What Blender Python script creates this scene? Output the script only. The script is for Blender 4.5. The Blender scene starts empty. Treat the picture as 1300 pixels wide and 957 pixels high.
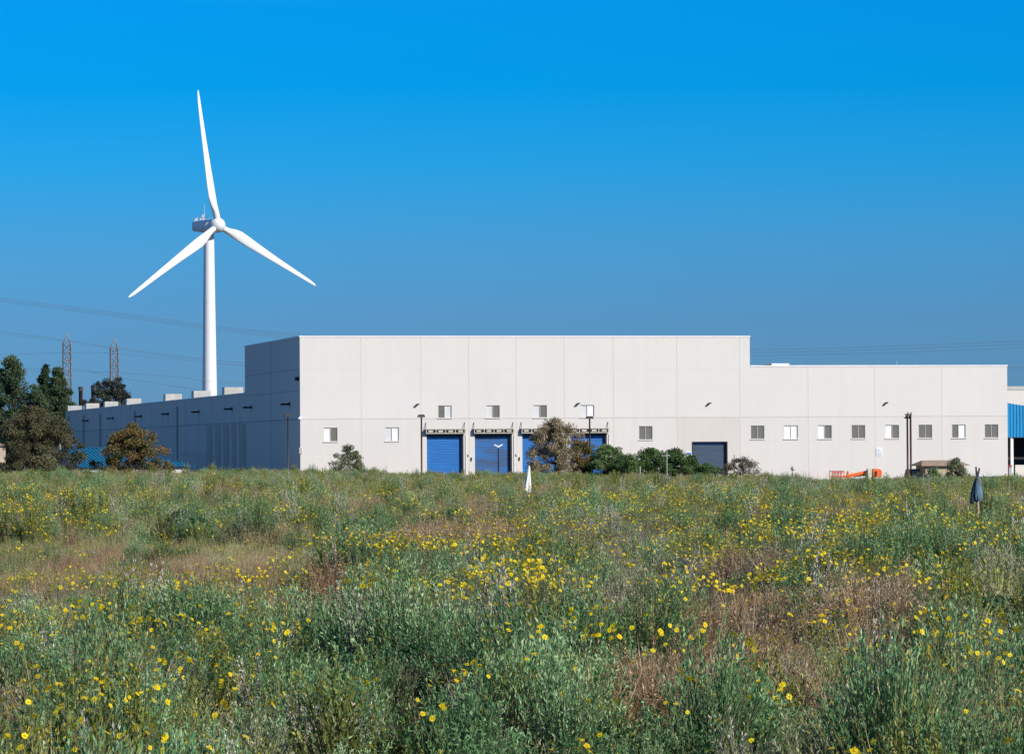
import bpy, math, random
from mathutils import Vector, noise
R = math.radians
random.seed(7)
C = bpy.context.scene
col = C.collection

# ------------------------------------------------------------------ camera
F, CX, CY = 5000.0, 650.0, 478.5
EYE = Vector((0, 0, 2.4))
PSI, THE, RHO = R(12.5), math.atan(92.5/5000), math.atan(0.0063)
fw = Vector((math.sin(PSI)*math.cos(THE), math.cos(PSI)*math.cos(THE), math.sin(THE)))
r0 = Vector((math.cos(PSI), -math.sin(PSI), 0))
u0 = r0.cross(fw)
rt = r0*math.cos(RHO) - u0*math.sin(RHO)
up = u0*math.cos(RHO) + r0*math.sin(RHO)

def ray(px, py):
    return fw + rt*((px-CX)/F) + up*((CY-py)/F)
def at(px, py, Y):
    d = ray(px, py)
    return EYE + d*(Y/d.y)
def proj(p):
    v = p-EYE
    d = v.dot(fw)
    return CX+F*v.dot(rt)/d, CY-F*v.dot(up)/d, d
cam = bpy.data.objects.new('camera', bpy.data.cameras.new('camera'))
col.objects.link(cam); C.camera = cam
m = cam.matrix_world.copy()
for i in range(3):
    m[i][0] = rt[i]; m[i][1] = up[i]; m[i][2] = -fw[i]; m[i][3] = EYE[i]
cam.matrix_world = m
cam.data.sensor_width = 36; cam.data.lens = 36*F/1300
cam.data.clip_start = 1; cam.data.clip_end = 20000

# ------------------------------------------------------------------ terrain height
def sm(a, b, x):
    t = max(0, min(1, (x-a)/(b-a))); return t*t*(3-2*t)
def ground(x, y):
    d = x*math.sin(PSI)+y*math.cos(PSI)
    lat = (x*math.cos(PSI)-y*math.sin(PSI))/max(d, 5)          # image-like lateral slope
    k = 0.62 - 0.30*sm(-0.055, 0.0, lat) - 0.40*sm(0.0, 0.10, lat)
    z = k*sm(110, 245, d)
    z += (noise.noise(Vector((x*0.09, y*0.06, 3.1)))*0.16 + noise.noise(Vector((x*0.5, y*0.4, 1.7)))*0.05)*(1-sm(268, 285, d))*(1-0.6*sm(120,240,d))
    z = z*(1-sm(268, 292, d)) - 0.9*sm(268, 294, d)
    return z
def on_ground(px, py, h=0.0):
    d = ray(px, py); t = 200.0
    lo, hi = 12.0, 275.0
    for _ in range(50):
        t = (lo+hi)/2
        p = EYE+d*t
        if p.z < ground(p.x, p.y)+h: hi = t
        else: lo = t
    p = EYE+d*t
    return Vector((p.x, p.y, ground(p.x, p.y)))

# ------------------------------------------------------------------ materials
def nt(name):
    m_ = bpy.data.materials.new(name); m_.use_nodes = True
    return m_, m_.node_tree.nodes, m_.node_tree.links
def mat(name, c, rough=0.7, var=0.08, scale=1.5, metal=0.0, stretch=(1, 1, 1), c2=None, spec=0.3, bump=0.0, bscale=20, detail=5):
    m_, n, l = nt(name)
    b = n['Principled BSDF']
    b.inputs['Roughness'].default_value = rough; b.inputs['Metallic'].default_value = metal
    b.inputs['Specular IOR Level'].default_value = spec
    g = n.new('ShaderNodeNewGeometry'); mp = n.new('ShaderNodeMapping'); mp.inputs['Scale'].default_value = stretch
    l.new(g.outputs['Position'], mp.inputs['Vector'])
    t = n.new('ShaderNodeTexNoise'); t.inputs['Scale'].default_value = scale; t.inputs['Detail'].default_value = detail
    l.new(mp.outputs[0], t.inputs['Vector'])
    r_ = n.new('ShaderNodeValToRGB')
    r_.color_ramp.elements[0].position = 0.3; r_.color_ramp.elements[1].position = 0.7
    lo = c2 if c2 else tuple(v*(1-var) for v in c); hi = c if c2 else tuple(min(1, v*(1+var)) for v in c)
    r_.color_ramp.elements[0].color = (*lo, 1); r_.color_ramp.elements[1].color = (*hi, 1)
    l.new(t.outputs['Fac'], r_.inputs[0]); l.new(r_.outputs[0], b.inputs['Base Color'])
    if bump:
        t2 = n.new('ShaderNodeTexNoise'); t2.inputs['Scale'].default_value = bscale
        l.new(g.outputs['Position'], t2.inputs['Vector'])
        bp = n.new('ShaderNodeBump'); bp.inputs['Strength'].default_value = bump; bp.inputs['Distance'].default_value = 0.05
        l.new(t2.outputs['Fac'], bp.inputs['Height']); l.new(bp.outputs[0], b.inputs['Normal'])
    return m_
def wallmat(name, c, streak=0.05):
    """painted tilt-up concrete with faint blotches and rain streaks"""
    m_, n, l = nt(name); b = n['Principled BSDF']; b.inputs['Roughness'].default_value = 0.85
    b.inputs['Specular IOR Level'].default_value = 0.15
    g = n.new('ShaderNodeNewGeometry')
    prev = None
    for sc, st, w in ((0.25, (1, 1, 1), 0.025), (1.0, (2.2, 2.2, 0.12), streak), (9, (1, 1, 1), 0.02)):
        mp = n.new('ShaderNodeMapping'); mp.inputs['Scale'].default_value = st
        l.new(g.outputs['Position'], mp.inputs['Vector'])
        t = n.new('ShaderNodeTexNoise'); t.inputs['Scale'].default_value = sc; t.inputs['Detail'].default_value = 4
        l.new(mp.outputs[0], t.inputs['Vector'])
        mr = n.new('ShaderNodeMapRange'); mr.inputs[1].default_value = 0.3; mr.inputs[2].default_value = 0.7
        mr.inputs[3].default_value = 1-w; mr.inputs[4].default_value = 1+w*0.4
        l.new(t.outputs['Fac'], mr.inputs[0])
        if prev is None: prev = mr.outputs[0]
        else:
            mm = n.new('ShaderNodeMath'); mm.operation = 'MULTIPLY'
            l.new(prev, mm.inputs[0]); l.new(mr.outputs[0], mm.inputs[1]); prev = mm.outputs[0]
    vm = n.new('ShaderNodeVectorMath'); vm.operation = 'SCALE'; vm.inputs[0].default_value = c
    l.new(prev, vm.inputs['Scale']); l.new(vm.outputs[0], b.inputs['Base Color'])
    return m_
def leafmat(name, dark, light, third=None, trans=0.25, nscale=0.25, rough=0.55):
    """leaf colour from a per-leaf tone, a per-plant random and slow drift over the land"""
    m_, n, l = nt(name); b = n['Principled BSDF']; out = n['Material Output']
    b.inputs['Roughness'].default_value = rough; b.inputs['Specular IOR Level'].default_value = 0.25
    at_ = n.new('ShaderNodeAttribute'); at_.attribute_name = 'tone'
    oi = n.new('ShaderNodeObjectInfo')
    g = n.new('ShaderNodeNewGeometry')
    t = n.new('ShaderNodeTexNoise'); t.inputs['Scale'].default_value = nscale; t.inputs['Detail'].default_value = 3
    l.new(g.outputs['Position'], t.inputs['Vector'])
    a1 = n.new('ShaderNodeMath'); a1.operation = 'MULTIPLY_ADD'; a1.inputs[1].default_value = 0.80; a1.inputs[2].default_value = -0.16
    l.new(at_.outputs['Fac'], a1.inputs[0])
    a2 = n.new('ShaderNodeMath'); a2.operation = 'MULTIPLY_ADD'; a2.inputs[1].default_value = 0.35
    l.new(oi.outputs['Random'], a2.inputs[0]); l.new(a1.outputs[0], a2.inputs[2])
    a3 = n.new('ShaderNodeMath'); a3.operation = 'MULTIPLY_ADD'; a3.inputs[1].default_value = 0.6
    sub = n.new('ShaderNodeMath'); sub.operation = 'SUBTRACT'; sub.inputs[1].default_value = 0.35
    l.new(t.outputs['Fac'], sub.inputs[0]); l.new(sub.outputs[0], a3.inputs[0]); l.new(a2.outputs[0], a3.inputs[2])
    r_ = n.new('ShaderNodeValToRGB')
    r_.color_ramp.elements[0].position = 0.1; r_.color_ramp.elements[0].color = (*dark, 1)
    r_.color_ramp.elements[1].position = 0.62; r_.color_ramp.elements[1].color = (*light, 1)
    if third:
        e = r_.color_ramp.elements.new(0.9); e.color = (*third, 1)
    l.new(a3.outputs[0], r_.inputs[0]); l.new(r_.outputs[0], b.inputs['Base Color'])
    tr = n.new('ShaderNodeBsdfTranslucent'); l.new(r_.outputs[0], tr.inputs['Color'])
    mx = n.new('ShaderNodeMixShader'); mx.inputs[0].default_value = trans
    l.new(b.outputs[0], mx.inputs[1]); l.new(tr.outputs[0], mx.inputs[2]); l.new(mx.outputs[0], out.inputs['Surface'])
    return m_

M = {}
M['wall_up'] = wallmat('wall_paint', (0.72, 0.688, 0.65), 0.016)
M['wall_lo'] = wallmat('wall_paint_lower', (0.705, 0.665, 0.622), 0.024)
M['wall_pink'] = wallmat('wall_paint_patch', (0.675, 0.622, 0.575), 0.03)
M['joint'] = mat('joint_sealant', (0.58, 0.55, 0.51), 0.9)
M['coping'] = mat('white_coping', (0.85, 0.85, 0.85), 0.5)
M['roof'] = mat('roofing_membrane', (0.45, 0.45, 0.44), 0.9)
M['white_metal'] = mat('white_metal', (0.80, 0.81, 0.82), 0.35, 0.02, 0.5, spec=0.5)
M['turbine'] = mat('turbine_white', (0.82, 0.83, 0.85), 0.4, 0.02, 0.08, spec=0.5)
M['galv'] = mat('galvanised_metal', (0.47, 0.46, 0.43), 0.5, 0.12, 2)
M['blue_door'] = mat('blue_rollup_door', (0.003, 0.155, 0.50), 0.45, 0.1, 1.3, stretch=(0.5, 1, 5), c2=(0.006, 0.115, 0.38), spec=0.5)
M['dusty_door'] = mat('dusty_blue_door', (0.004, 0.145, 0.46), 0.5, 0.1, 0.9, stretch=(0.4, 1, 1.6), c2=(0.04, 0.065, 0.12), spec=0.5)
M['slate_door'] = mat('slate_door', (0.075, 0.105, 0.16), 0.6, 0.15, 2, stretch=(0.5, 1, 6))
M['dark'] = mat('dark_bronze', (0.025, 0.022, 0.02), 0.5, 0.2)
M['brown_pole'] = mat('brown_painted_steel', (0.085, 0.05, 0.04), 0.5, 0.2)
M['cream'] = mat('cream_bumper', (0.58, 0.54, 0.46), 0.7, 0.1)
M['screen'] = mat('window_screen', (0.17, 0.165, 0.15), 0.6, 0.1, 12, stretch=(1, 1, 8))
M['blind'] = mat('white_blind', (0.88, 0.88, 0.87), 0.5, 0.03, 8)
M['blind_grey'] = mat('pale_grey_blind', (0.66, 0.66, 0.655), 0.5, 0.05, 8)
M['frame'] = mat('aluminium_frame', (0.55, 0.54, 0.52), 0.4, 0.05)
M['blue_roof'] = mat('blue_ribbed_metal', (0.012, 0.14, 0.27), 0.35, 0.12, 0.8, spec=0.5)
M['blue_rib'] = mat('blue_rib', (0.008, 0.06, 0.13), 0.35, 0.1, spec=0.5)
M['blue_bright'] = mat('blue_cladding', (0.01, 0.25, 0.52), 0.4, 0.06, spec=0.5)
M['tan'] = mat('tan_stucco', (0.56, 0.43, 0.29), 0.85, 0.1)
M['shingle'] = mat('brown_shingle', (0.36, 0.26, 0.19), 0.9, 0.25, 6)
M['beige'] = mat('beige_stucco', (0.55, 0.44, 0.34), 0.85, 0.1)
M['orange'] = mat('orange_paint', (0.85, 0.14, 0.02), 0.4, 0.08, spec=0.5)
M['red'] = mat('red_paint', (0.62, 0.05, 0.02), 0.4, 0.08, spec=0.5)
M['steel'] = mat('steel_lattice', (0.25, 0.245, 0.265), 0.6, 0.2, 0.3)  # distance haze put into the steel colour as a paler grey
M['rust'] = mat('weathered_stack', (0.075, 0.05, 0.055), 0.8, 0.2, 0.3)
M['cable'] = mat('cable_grey', (0.10, 0.12, 0.16), 0.6)
M['wood'] = mat('weathered_wood', (0.42, 0.33, 0.23), 0.85, 0.3, 14, stretch=(1, 1, 0.2))
M['stick'] = mat('dark_stick', (0.07, 0.05, 0.045), 0.85, 0.3, 14)
M['cloth_blue'] = mat('faded_denim_cloth', (0.11, 0.19, 0.25), 0.95, 0.45, 9, stretch=(1, 1, 0.35))
M['cloth_white'] = mat('white_cloth', (0.80, 0.80, 0.78), 0.9, 0.06, 5)
M['bark'] = mat('bark', (0.11, 0.08, 0.055), 0.95, 0.3, 6, bump=0.4)
M['asphalt'] = mat('asphalt', (0.055, 0.055, 0.055), 0.9, 0.15, 3)
M['soil'] = mat('dry_soil', (0.11, 0.085, 0.055), 0.95, 0.2, 0.35, c2=(0.05, 0.05, 0.028), bump=0.6, bscale=9, spec=0.05, detail=9)  # soil darkened all over so bare hollows look shaded
M['grey_box'] = mat('grey_tarp', (0.17, 0.19, 0.22), 0.7, 0.15)
M['rubber'] = mat('rubber', (0.02, 0.02, 0.02), 0.9)
M['sign_blue'] = mat('sign_blue', (0.05, 0.25, 0.6), 0.5)
M['glass'] = mat('tinted_glass', (0.05, 0.07, 0.09), 0.15, spec=0.8)

# ------------------------------------------------------------------ mesh builder
def origin(o):
    v = Vector((0, 0, 0))
    while o: v += o.location; o = o.parent
    return v
class MB:
    def __init__(s): s.v = []; s.f = []; s.t = []; s.smooth = False
    def quad(s, a, b, c, d):
        i = len(s.v); s.v += [Vector(a), Vector(b), Vector(c), Vector(d)]; s.f.append((i, i+1, i+2, i+3)); return s
    def poly(s, pts, faces):
        i = len(s.v); s.v += [Vector(p) for p in pts]; s.f += [tuple(k+i for k in f) for f in faces]; return s
    def box(s, x0, x1, y0, y1, z0, z1):
        i = len(s.v)
        s.v += [Vector(p) for p in ((x0,y0,z0),(x1,y0,z0),(x1,y1,z0),(x0,y1,z0),(x0,y0,z1),(x1,y0,z1),(x1,y1,z1),(x0,y1,z1))]
        for f in ((0,3,2,1),(4,5,6,7),(0,1,5,4),(1,2,6,5),(2,3,7,6),(3,0,4,7)): s.f.append(tuple(k+i for k in f))
        return s
    def tube(s, pts, rad, n=8, caps=True):
        pts = [Vector(p) for p in pts]
        if not hasattr(rad, '__len__'): rad = [rad]*len(pts)
        base = len(s.v); ref = Vector((0, 0, 1))
        for k, p in enumerate(pts):
            d = (pts[min(k+1, len(pts)-1)]-pts[max(k-1, 0)]).normalized()
            rf = ref if abs(d.z) < 0.95 else Vector((1, 0, 0))
            a = d.cross(rf).normalized(); b = d.cross(a).normalized()
            for j in range(n):
                an = 2*math.pi*j/n
                s.v.append(p+(a*math.cos(an)+b*math.sin(an))*rad[k])
        for k in range(len(pts)-1):
            for j in range(n):
                s.f.append((base+k*n+j, base+k*n+(j+1) % n, base+(k+1)*n+(j+1) % n, base+(k+1)*n+j))
        if caps:
            s.f.append(tuple(base+j for j in range(n))); e = base+(len(pts)-1)*n
            s.f.append(tuple(e+n-1-j for j in range(n)))
        return s
    def build(s, name, material, parent=None, smooth=False, bevel=0):
        o_ = origin(parent) if parent else Vector((0, 0, 0))
        me = bpy.data.meshes.new(name)
        me.from_pydata([v-o_ for v in s.v], [], s.f); me.materials.append(material)
        if s.t:
            a = me.attributes.new('tone', 'FLOAT', 'POINT'); a.data.foreach_set('value', s.t)
        if smooth: me.polygons.foreach_set('use_smooth', [True]*len(me.polygons))
        ob = bpy.data.objects.new(name, me); col.objects.link(ob)
        if parent: ob.parent = parent
        if bevel:
            md = ob.modifiers.new('bevel', 'BEVEL'); md.width = bevel; md.segments = 2
        return ob
def tag(o, label=None, cat=None, group=None, kind=None):
    if label: o['label'] = label
    if cat: o['category'] = cat
    if group: o['group'] = group
    if kind: o['kind'] = kind
    return o
def empty(name, loc, label, cat, group=None):
    o = bpy.data.objects.new(name, None); col.objects.link(o); o.location = loc
    o.empty_display_size = 0.3
    return tag(o, label, cat, group)
def copy_tree(o, parent=None):
    c = o.copy(); col.objects.link(c)
    if parent: c.parent = parent
    for ch in [k for k in bpy.data.objects if k.parent == o]: copy_tree(ch, c)
    return c

# ------------------------------------------------------------------ ground
def axis(a, b, n): return [a+(b-a)*i/n for i in range(n+1)]
def make_ground():
    xs = [-6000, -2500, -900, -300, -100] + axis(-40, 130, 170)[0:] + [180, 320, 900, 2500, 6000]
    ys = [-400, -100, -20] + axis(0, 320, 320) + [345, 400, 600, 1100, 2500, 6000, 12000]
    v = []; f = []
    for y in ys:
        for x in xs: v.append((x, y, ground(x, y)))
    w = len(xs)
    for j in range(len(ys)-1):
        for i in range(w-1): f.append((j*w+i, j*w+i+1, (j+1)*w+i+1, (j+1)*w+i))
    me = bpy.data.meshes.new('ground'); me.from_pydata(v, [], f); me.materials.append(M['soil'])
    me.polygons.foreach_set('use_smooth', [True]*len(me.polygons))
    o = bpy.data.objects.new('ground', me); col.objects.link(o); tag(o, kind='structure')
make_ground()
YZ = -0.9        # yard level around the buildings
o = MB().box(40, 145, 299, 307.8, YZ-0.3, YZ+0.012).build('yard_pavement', M['asphalt']); tag(o, kind='structure')

# ------------------------------------------------------------------ warehouse
Y0 = 308.0
def X(px, py=520): return at(px, py, Y0).x
def Z(px, py, Y=Y0): return at(px, py, Y).z
XA = X(381); XS = X(952, 460); XB = X(1279, 520)
ZT = Z(640, 428); ZR = Z(1115, 465); ZW = 7.4; ZJ = 4.94
YB = 337.0; YE = 484.0
wh = empty('warehouse', (XA, Y0, YZ), 'long pale concrete warehouse with taller middle block, blue loading doors and shaded side', 'warehouse')

def holed(mb, x0, x1, z0, z1, holes, y=Y0, depth=0.3):
    xs = sorted({x0, x1, *[v for h in holes for v in h[:2] if x0 < v < x1]})
    zs = sorted({z0, z1, *[v for h in holes for v in h[2:] if z0 < v < z1]})
    for i in range(len(xs)-1):
        for j in range(len(zs)-1):
            cx, cz = (xs[i]+xs[i+1])/2, (zs[j]+zs[j+1])/2
            if any(h[0] < cx < h[1] and h[2] < cz < h[3] for h in holes): continue
            mb.quad((xs[i], y, zs[j]), (xs[i+1], y, zs[j]), (xs[i+1], y, zs[j+1]), (xs[i], y, zs[j+1]))
    for h in holes:
        a, b, c, d = h
        if (a+b)/2 < x0 or (a+b)/2 > x1: continue
        c_, d_ = max(c, z0), min(d, z1)
        if c_ >= d_: continue
        mb.quad((a, y, c_), (a, y, d_), (a, y+depth, d_), (a, y+depth, c_))
        mb.quad((b, y, c_), (b, y+depth, c_), (b, y+depth, d_), (b, y, d_))
        if c > z0: mb.quad((a, y, c), (a, y+depth, c), (b, y+depth, c), (b, y, c))
        if d < z1: mb.quad((a, y, d), (b, y, d), (b, y+depth, d), (a, y+depth, d))

WL = [(411, 'wd'), (489, 'gw'), (811, 'dd'), (953, 'dd'), (995.5, 'ww'), (1038.5, 'wd'), (1081, 'dm'), (1124, 'wd'), (1166, 'dd'), (1208.5, 'dw'), (1250, 'dd')]
WU = [(556, 'dg'), (617, 'gd'), (677, 'gd'), (737, 'gw')]
zl0, zl1, zu0, zu1 = 3.14, 4.25, 4.96, 5.97
wins = []
for px, st in WL: wins.append((X(px, 550), X(px+17.3, 550), zl0, zl1, st))
for px, st in WU: wins.append((X(px, 523), X(px+17.3, 523), zu0, zu1, st))
DZ0, DZ1 = 0.25, Z(565, 551.5)
docks = [(X(541.5, 575), X(588.5, 575)), (X(602.5, 575), X(650, 575)), (X(662.8, 575), X(710, 575)), (X(723.5, 575), X(770.5, 575))]
GD = (X(878.5, 575), X(923.7, 575), 0.35, Z(900, 560.4))
holes = [w[:4] for w in wins] + [(a, b, DZ0, DZ1) for a, b in docks] + [GD]
XP0, XP1 = X(859.7), X(939.4)
mb = MB()
holed(mb, XA, XS, ZJ, ZT, [h for h in holes if h[3] > ZJ])
holed(mb, XS, XB, ZJ, ZR, [])
mb.box(XA, XS, YB-0.3, YB, ZJ, ZT)                       # back of the tall block
mb.box(XA, XA+0.3, Y0+0.002, YB-0.31, ZJ, ZT)
mb.box(XS-0.3, XS, Y0+0.002, YB-0.31, ZR-0.4, ZT)
mb.box(XB-0.3, XB, Y0+0.002, YB-0.31, ZJ, ZR)
mb.box(XA, XA+0.3, YB+0.002, YE, ZJ, ZW)
mb.box(XA+0.31, XB, YE-0.3, YE, YZ, ZW)
mb.box(XB-0.3, XB, YB, YE-0.31, YZ, ZW)
mb.build('upper_wall', M['wall_up'], wh)
mb = MB()
lo = [h for h in holes if h[2] < ZJ and h[3] < ZJ+0.5]
holed(mb, XA, XP0, YZ, ZJ, lo); holed(mb, XP1, XB, YZ, ZJ, lo)
mb.box(XA, XA+0.3, Y0+0.002, YB, YZ, ZJ)
mb.box(XB-0.3, XB, Y0+0.002, YB-0.31, YZ, ZJ)
mb.box(XA, XA+0.3, YB+0.002, YE, YZ, ZJ)
mb.build('lower_wall', M['wall_lo'], wh)
mb = MB(); holed(mb, XP0, XP1, YZ, ZJ, lo)
mb.build('lower_wall', M['wall_pink'], wh)['label'] = 'faintly pink repainted wall panel around the slate grey door'
# shadow-tight inner slab behind the front wall + roofs
mb = MB()
mb.box(XA+0.31, XS-0.31, Y0+0.5, YB-0.31, ZT-0.7, ZT-0.5)
mb.box(XS+0.01, XB-0.31, Y0+0.5, YB-0.31, ZR-0.6, ZR-0.45)
mb.box(XA+0.31, XB-0.31, YB+0.01, YE-0.31, ZW-0.5, ZW-0.35)
mb.box(XA+0.31, XB-0.31, Y0+0.5, Y0+0.6, YZ, ZR-0.61)
mb.box(XA+0.31, XS-0.31, Y0+0.5, Y0+0.6, ZR-0.6, ZT-0.71)
mb.build('roof', M['roof'], wh)
# coping
mb = MB()
mb.box(XA-0.04, XS+0.04, Y0-0.04, Y0+0.34, ZT+0.002, ZT+0.11)
mb.box(XA-0.04, XA+0.34, Y0+0.342, YB, ZT+0.002, ZT+0.11)
mb.box(XS-0.34, XS+0.04, Y0+0.342, YB, ZT+0.002, ZT+0.11)
mb.box(XS+0.042, XB+0.04, Y0-0.04, Y0+0.34, ZR+0.002, ZR+0.10)
mb.box(XB-0.34, XB+0.04, Y0+0.342, YB, ZR+0.002, ZR+0.10)
mb.box(XA-0.04, XA+0.34, YB+0.002, YE, ZW+0.002, ZW+0.09)
mb.build('coping', M['coping'], wh)
# panel joints (recess sealant strips, 3 mm proud)
mb = MB()
def vj(px, zt, zb=YZ, w=0.05):
    x = X(px)
    segs = [(zb, zt)]
    for h in holes:
        if h[0]-w < x < h[1]+w:
            ns = []
            for a, b in segs:
                if h[3] < a or h[2] > b: ns.append((a, b))
                else:
                    if h[2] > a: ns.append((a, h[2]-0.02))
                    if h[3] < b: ns.append((h[3]+0.02, b))
            segs = ns
    for a, b in segs: mb.box(x-w/2, x+w/2, Y0-0.004, Y0+0.01, a, b)
for px in (458.7, 534.6, 595.5, 655.5, 716.5, 779, 859.7): vj(px, ZT-0.02)
for px in (939.4, ): vj(px, ZT-0.02)
for px in (1026, 1110.7, 1195.5): vj(px, ZR-0.02)
mb.box(XA+0.01, XB-0.01, Y0-0.006, Y0+0.008, ZJ-0.045, ZJ+0.045)
mb.build('joint', M['joint'], wh)
mb = MB()
fine = mat('faint_reveal', (0.67, 0.64, 0.60), 0.9)
def hseg(z, a, b, w=0.03):
    xs = [a] ; cuts = sorted([(h[0]-0.05, h[1]+0.05) for h in holes if h[2]-0.05 < z < h[3]+0.05 and h[1] > a and h[0] < b])
    cur = a
    for c0, c1 in cuts:
        if c0 > cur: mb.box(cur, c0, Y0-0.003, Y0+0.008, z-w/2, z+w/2)
        cur = max(cur, c1)
    if cur < b: mb.box(cur, b, Y0-0.003, Y0+0.008, z-w/2, z+w/2)
for z, a, b in ((8.85, XA+0.02, XS-0.1), (7.35, XA+0.02, XB-0.1), (2.95, XA+0.02, XB-0.1), (2.1, XA+0.02, docks[0][0]-0.4)): hseg(z, a, b)
mb.build('reveal_line', fine, wh)
# side-wall joints, pilasters, downpipes
mb = MB()
mb.box(XA-0.012, XA+0.01, Y0+0.01, YE-0.01, ZJ-0.06, ZJ+0.06)
for k in range(17):
    y = YB+3+k*8.7
    if y < YE: mb.box(XA-0.01, XA+0.01, y-0.09, y+0.09, YZ, ZJ-0.07); mb.box(XA-0.01, XA+0.01, y-0.09, y+0.09, ZJ+0.07, ZW-0.02)
for z in (7.2, 8.9): mb.box(XA-0.008, XA+0.01, Y0+0.02, YB-0.02, z-0.03, z+0.03)
mb.box(XA-0.009, XA+0.01, 322.4, 322.55, YZ, ZJ-0.07); mb.box(XA-0.009, XA+0.01, 322.4, 322.55, ZJ+0.07, ZT-0.05)
mb.build('side_joint', mat('side_joint', (0.47, 0.47, 0.48), 0.9), wh)
def yside(px):                       # where the pixel column meets the side wall plane
    d = ray(px, 520); return d.y*XA/d.x
for i, px in enumerate((311, 301.5, 290.5, 280, 269)):
    y = yside(px)
    MB().box(XA-0.55, XA-0.013, y, y+1.3, YZ, ZJ-0.12).build('pilaster', M['wall_lo'], wh)
for px in (226, 172, 107, 88, 128):
    y = yside(px); MB().tube([(XA-0.12, y, YZ), (XA-0.12, y, ZW-0.6)], 0.09, 8).build('downpipe', M['galv'], wh)

def wall_lamp(p, side=False):
    d = MB()
    x, y, z = p
    if side:
        d.box(x-0.75, x-0.1, y-0.22, y+0.22, z-0.09, z+0.07)
        o1 = d.build('wall_lamp', M['dark'], wh)
        MB().box(x-0.1, x-0.002, y-0.1, y+0.1, z-0.1, z+0.16).build('bracket', M['dark'], o1)
    else:
        k_ = 0.68
        q = [(-0.24, -0.42, -0.16), (0.1, -0.42, -0.16), (0.2, -0.42, 0.02), (-0.1, -0.42, 0.02), (-0.24, -0.06, -0.16), (0.1, -0.06, -0.16), (0.2, -0.06, 0.02), (-0.1, -0.06, 0.02)]
        d.poly([(x+a*k_, y+b*k_, z+c*k_) for a, b, c in q], [(0,1,2,3), (7,6,5,4), (0,4,5,1), (1,5,6,2), (2,6,7,3), (3,7,4,0)])
        o1 = d.build('wall_lamp', M['dark'], wh)
        MB().tube([(x+0.08, y-0.14, z), (x+0.2, y-0.08, z+0.08), (x+0.23, y, z+0.07)], 0.03, 6).build('bracket', M['galv'], o1)
for px, py in ((529.5, 512.7), (733.5, 511.6), (900, 511.3), (1124.5, 510.7)):
    p = at(px, py, Y0); wall_lamp((p.x, Y0, p.z))
for px, py in ((84, 536), (109, 534), (141, 531), (177, 528.5), (211, 525.5), (250, 522.8), (292, 519), (316.6, 517), (365, 513)):
    y = yside(px+3); wall_lamp((XA, y, at(px, py, y).z), True)
p = at(378, 480.5, Y0+1)
MB().box(XA-0.3, XA-0.002, Y0+0.4, Y0+0.8, p.z-0.18, p.z+0.12).build('corner_floodlight', M['dark'], wh)
p = at(380, 530, Y0)
o = MB().tube([(XA-0.05, Y0-0.05, p.z-0.12), (XA-0.05, Y0-0.05, p.z+0.1)], [0.16, 0.07], 10).build('security_camera', M['white_metal'], wh, True)
p = at(379.7, 572, Y0)
MB().box(XA-0.1, XA+0.12, Y0-0.08, Y0-0.005, p.z-0.25, p.z+0.25).build('meter_box', M['galv'], wh)

# windows
def window(a, b, c, d, st, y=Y0):
    w = 0.045; fy0, fy1 = y+0.05, y+0.12
    mb = MB()
    mb.box(a, b, fy0, fy1, c, c+w); mb.box(a, b, fy0, fy1, d-w, d)
    mb.box(a, a+w, fy0, fy1, c+w, d-w); mb.box(b-w, b, fy0, fy1, c+w, d-w)
    mid = (a+b)/2; mb.box(mid-w/2, mid+w/2, fy0-0.01, fy1, c+w, d-w)
    wn = mb.build('window', M['frame'], wh)
    mk = {'w': 'blind', 'd': 'screen', 'g': 'blind_grey', 'm': 'screen'}
    for k, (p0, p1) in enumerate(((a+w, mid-w/2), (mid+w/2, b-w))):
        q = MB()
        q.box(p0+0.002, p1-0.002, y+0.09, y+0.11, c+w+0.002, d-w-0.002)
        if st[k] in 'dm':
            for j in range(9):
                z = c+0.12+j*(d-c-0.16)/9; q.box(p0+0.01, p1-0.01, y+0.078, y+0.088, z, z+0.03)
        pn = q.build('pane', M[mk[st[k]]], wn)
        pn['label'] = {'w': 'bright white pane', 'd': 'dark screened pane', 'g': 'pale grey pane', 'm': 'dark screened pane'}[st[k]]
    MB().box(a-0.05, b+0.05, y-0.07, y+0.045, c-0.05, c-0.003).build('sill', M['wall_lo'], wn)
for w in wins: window(*w)

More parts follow.
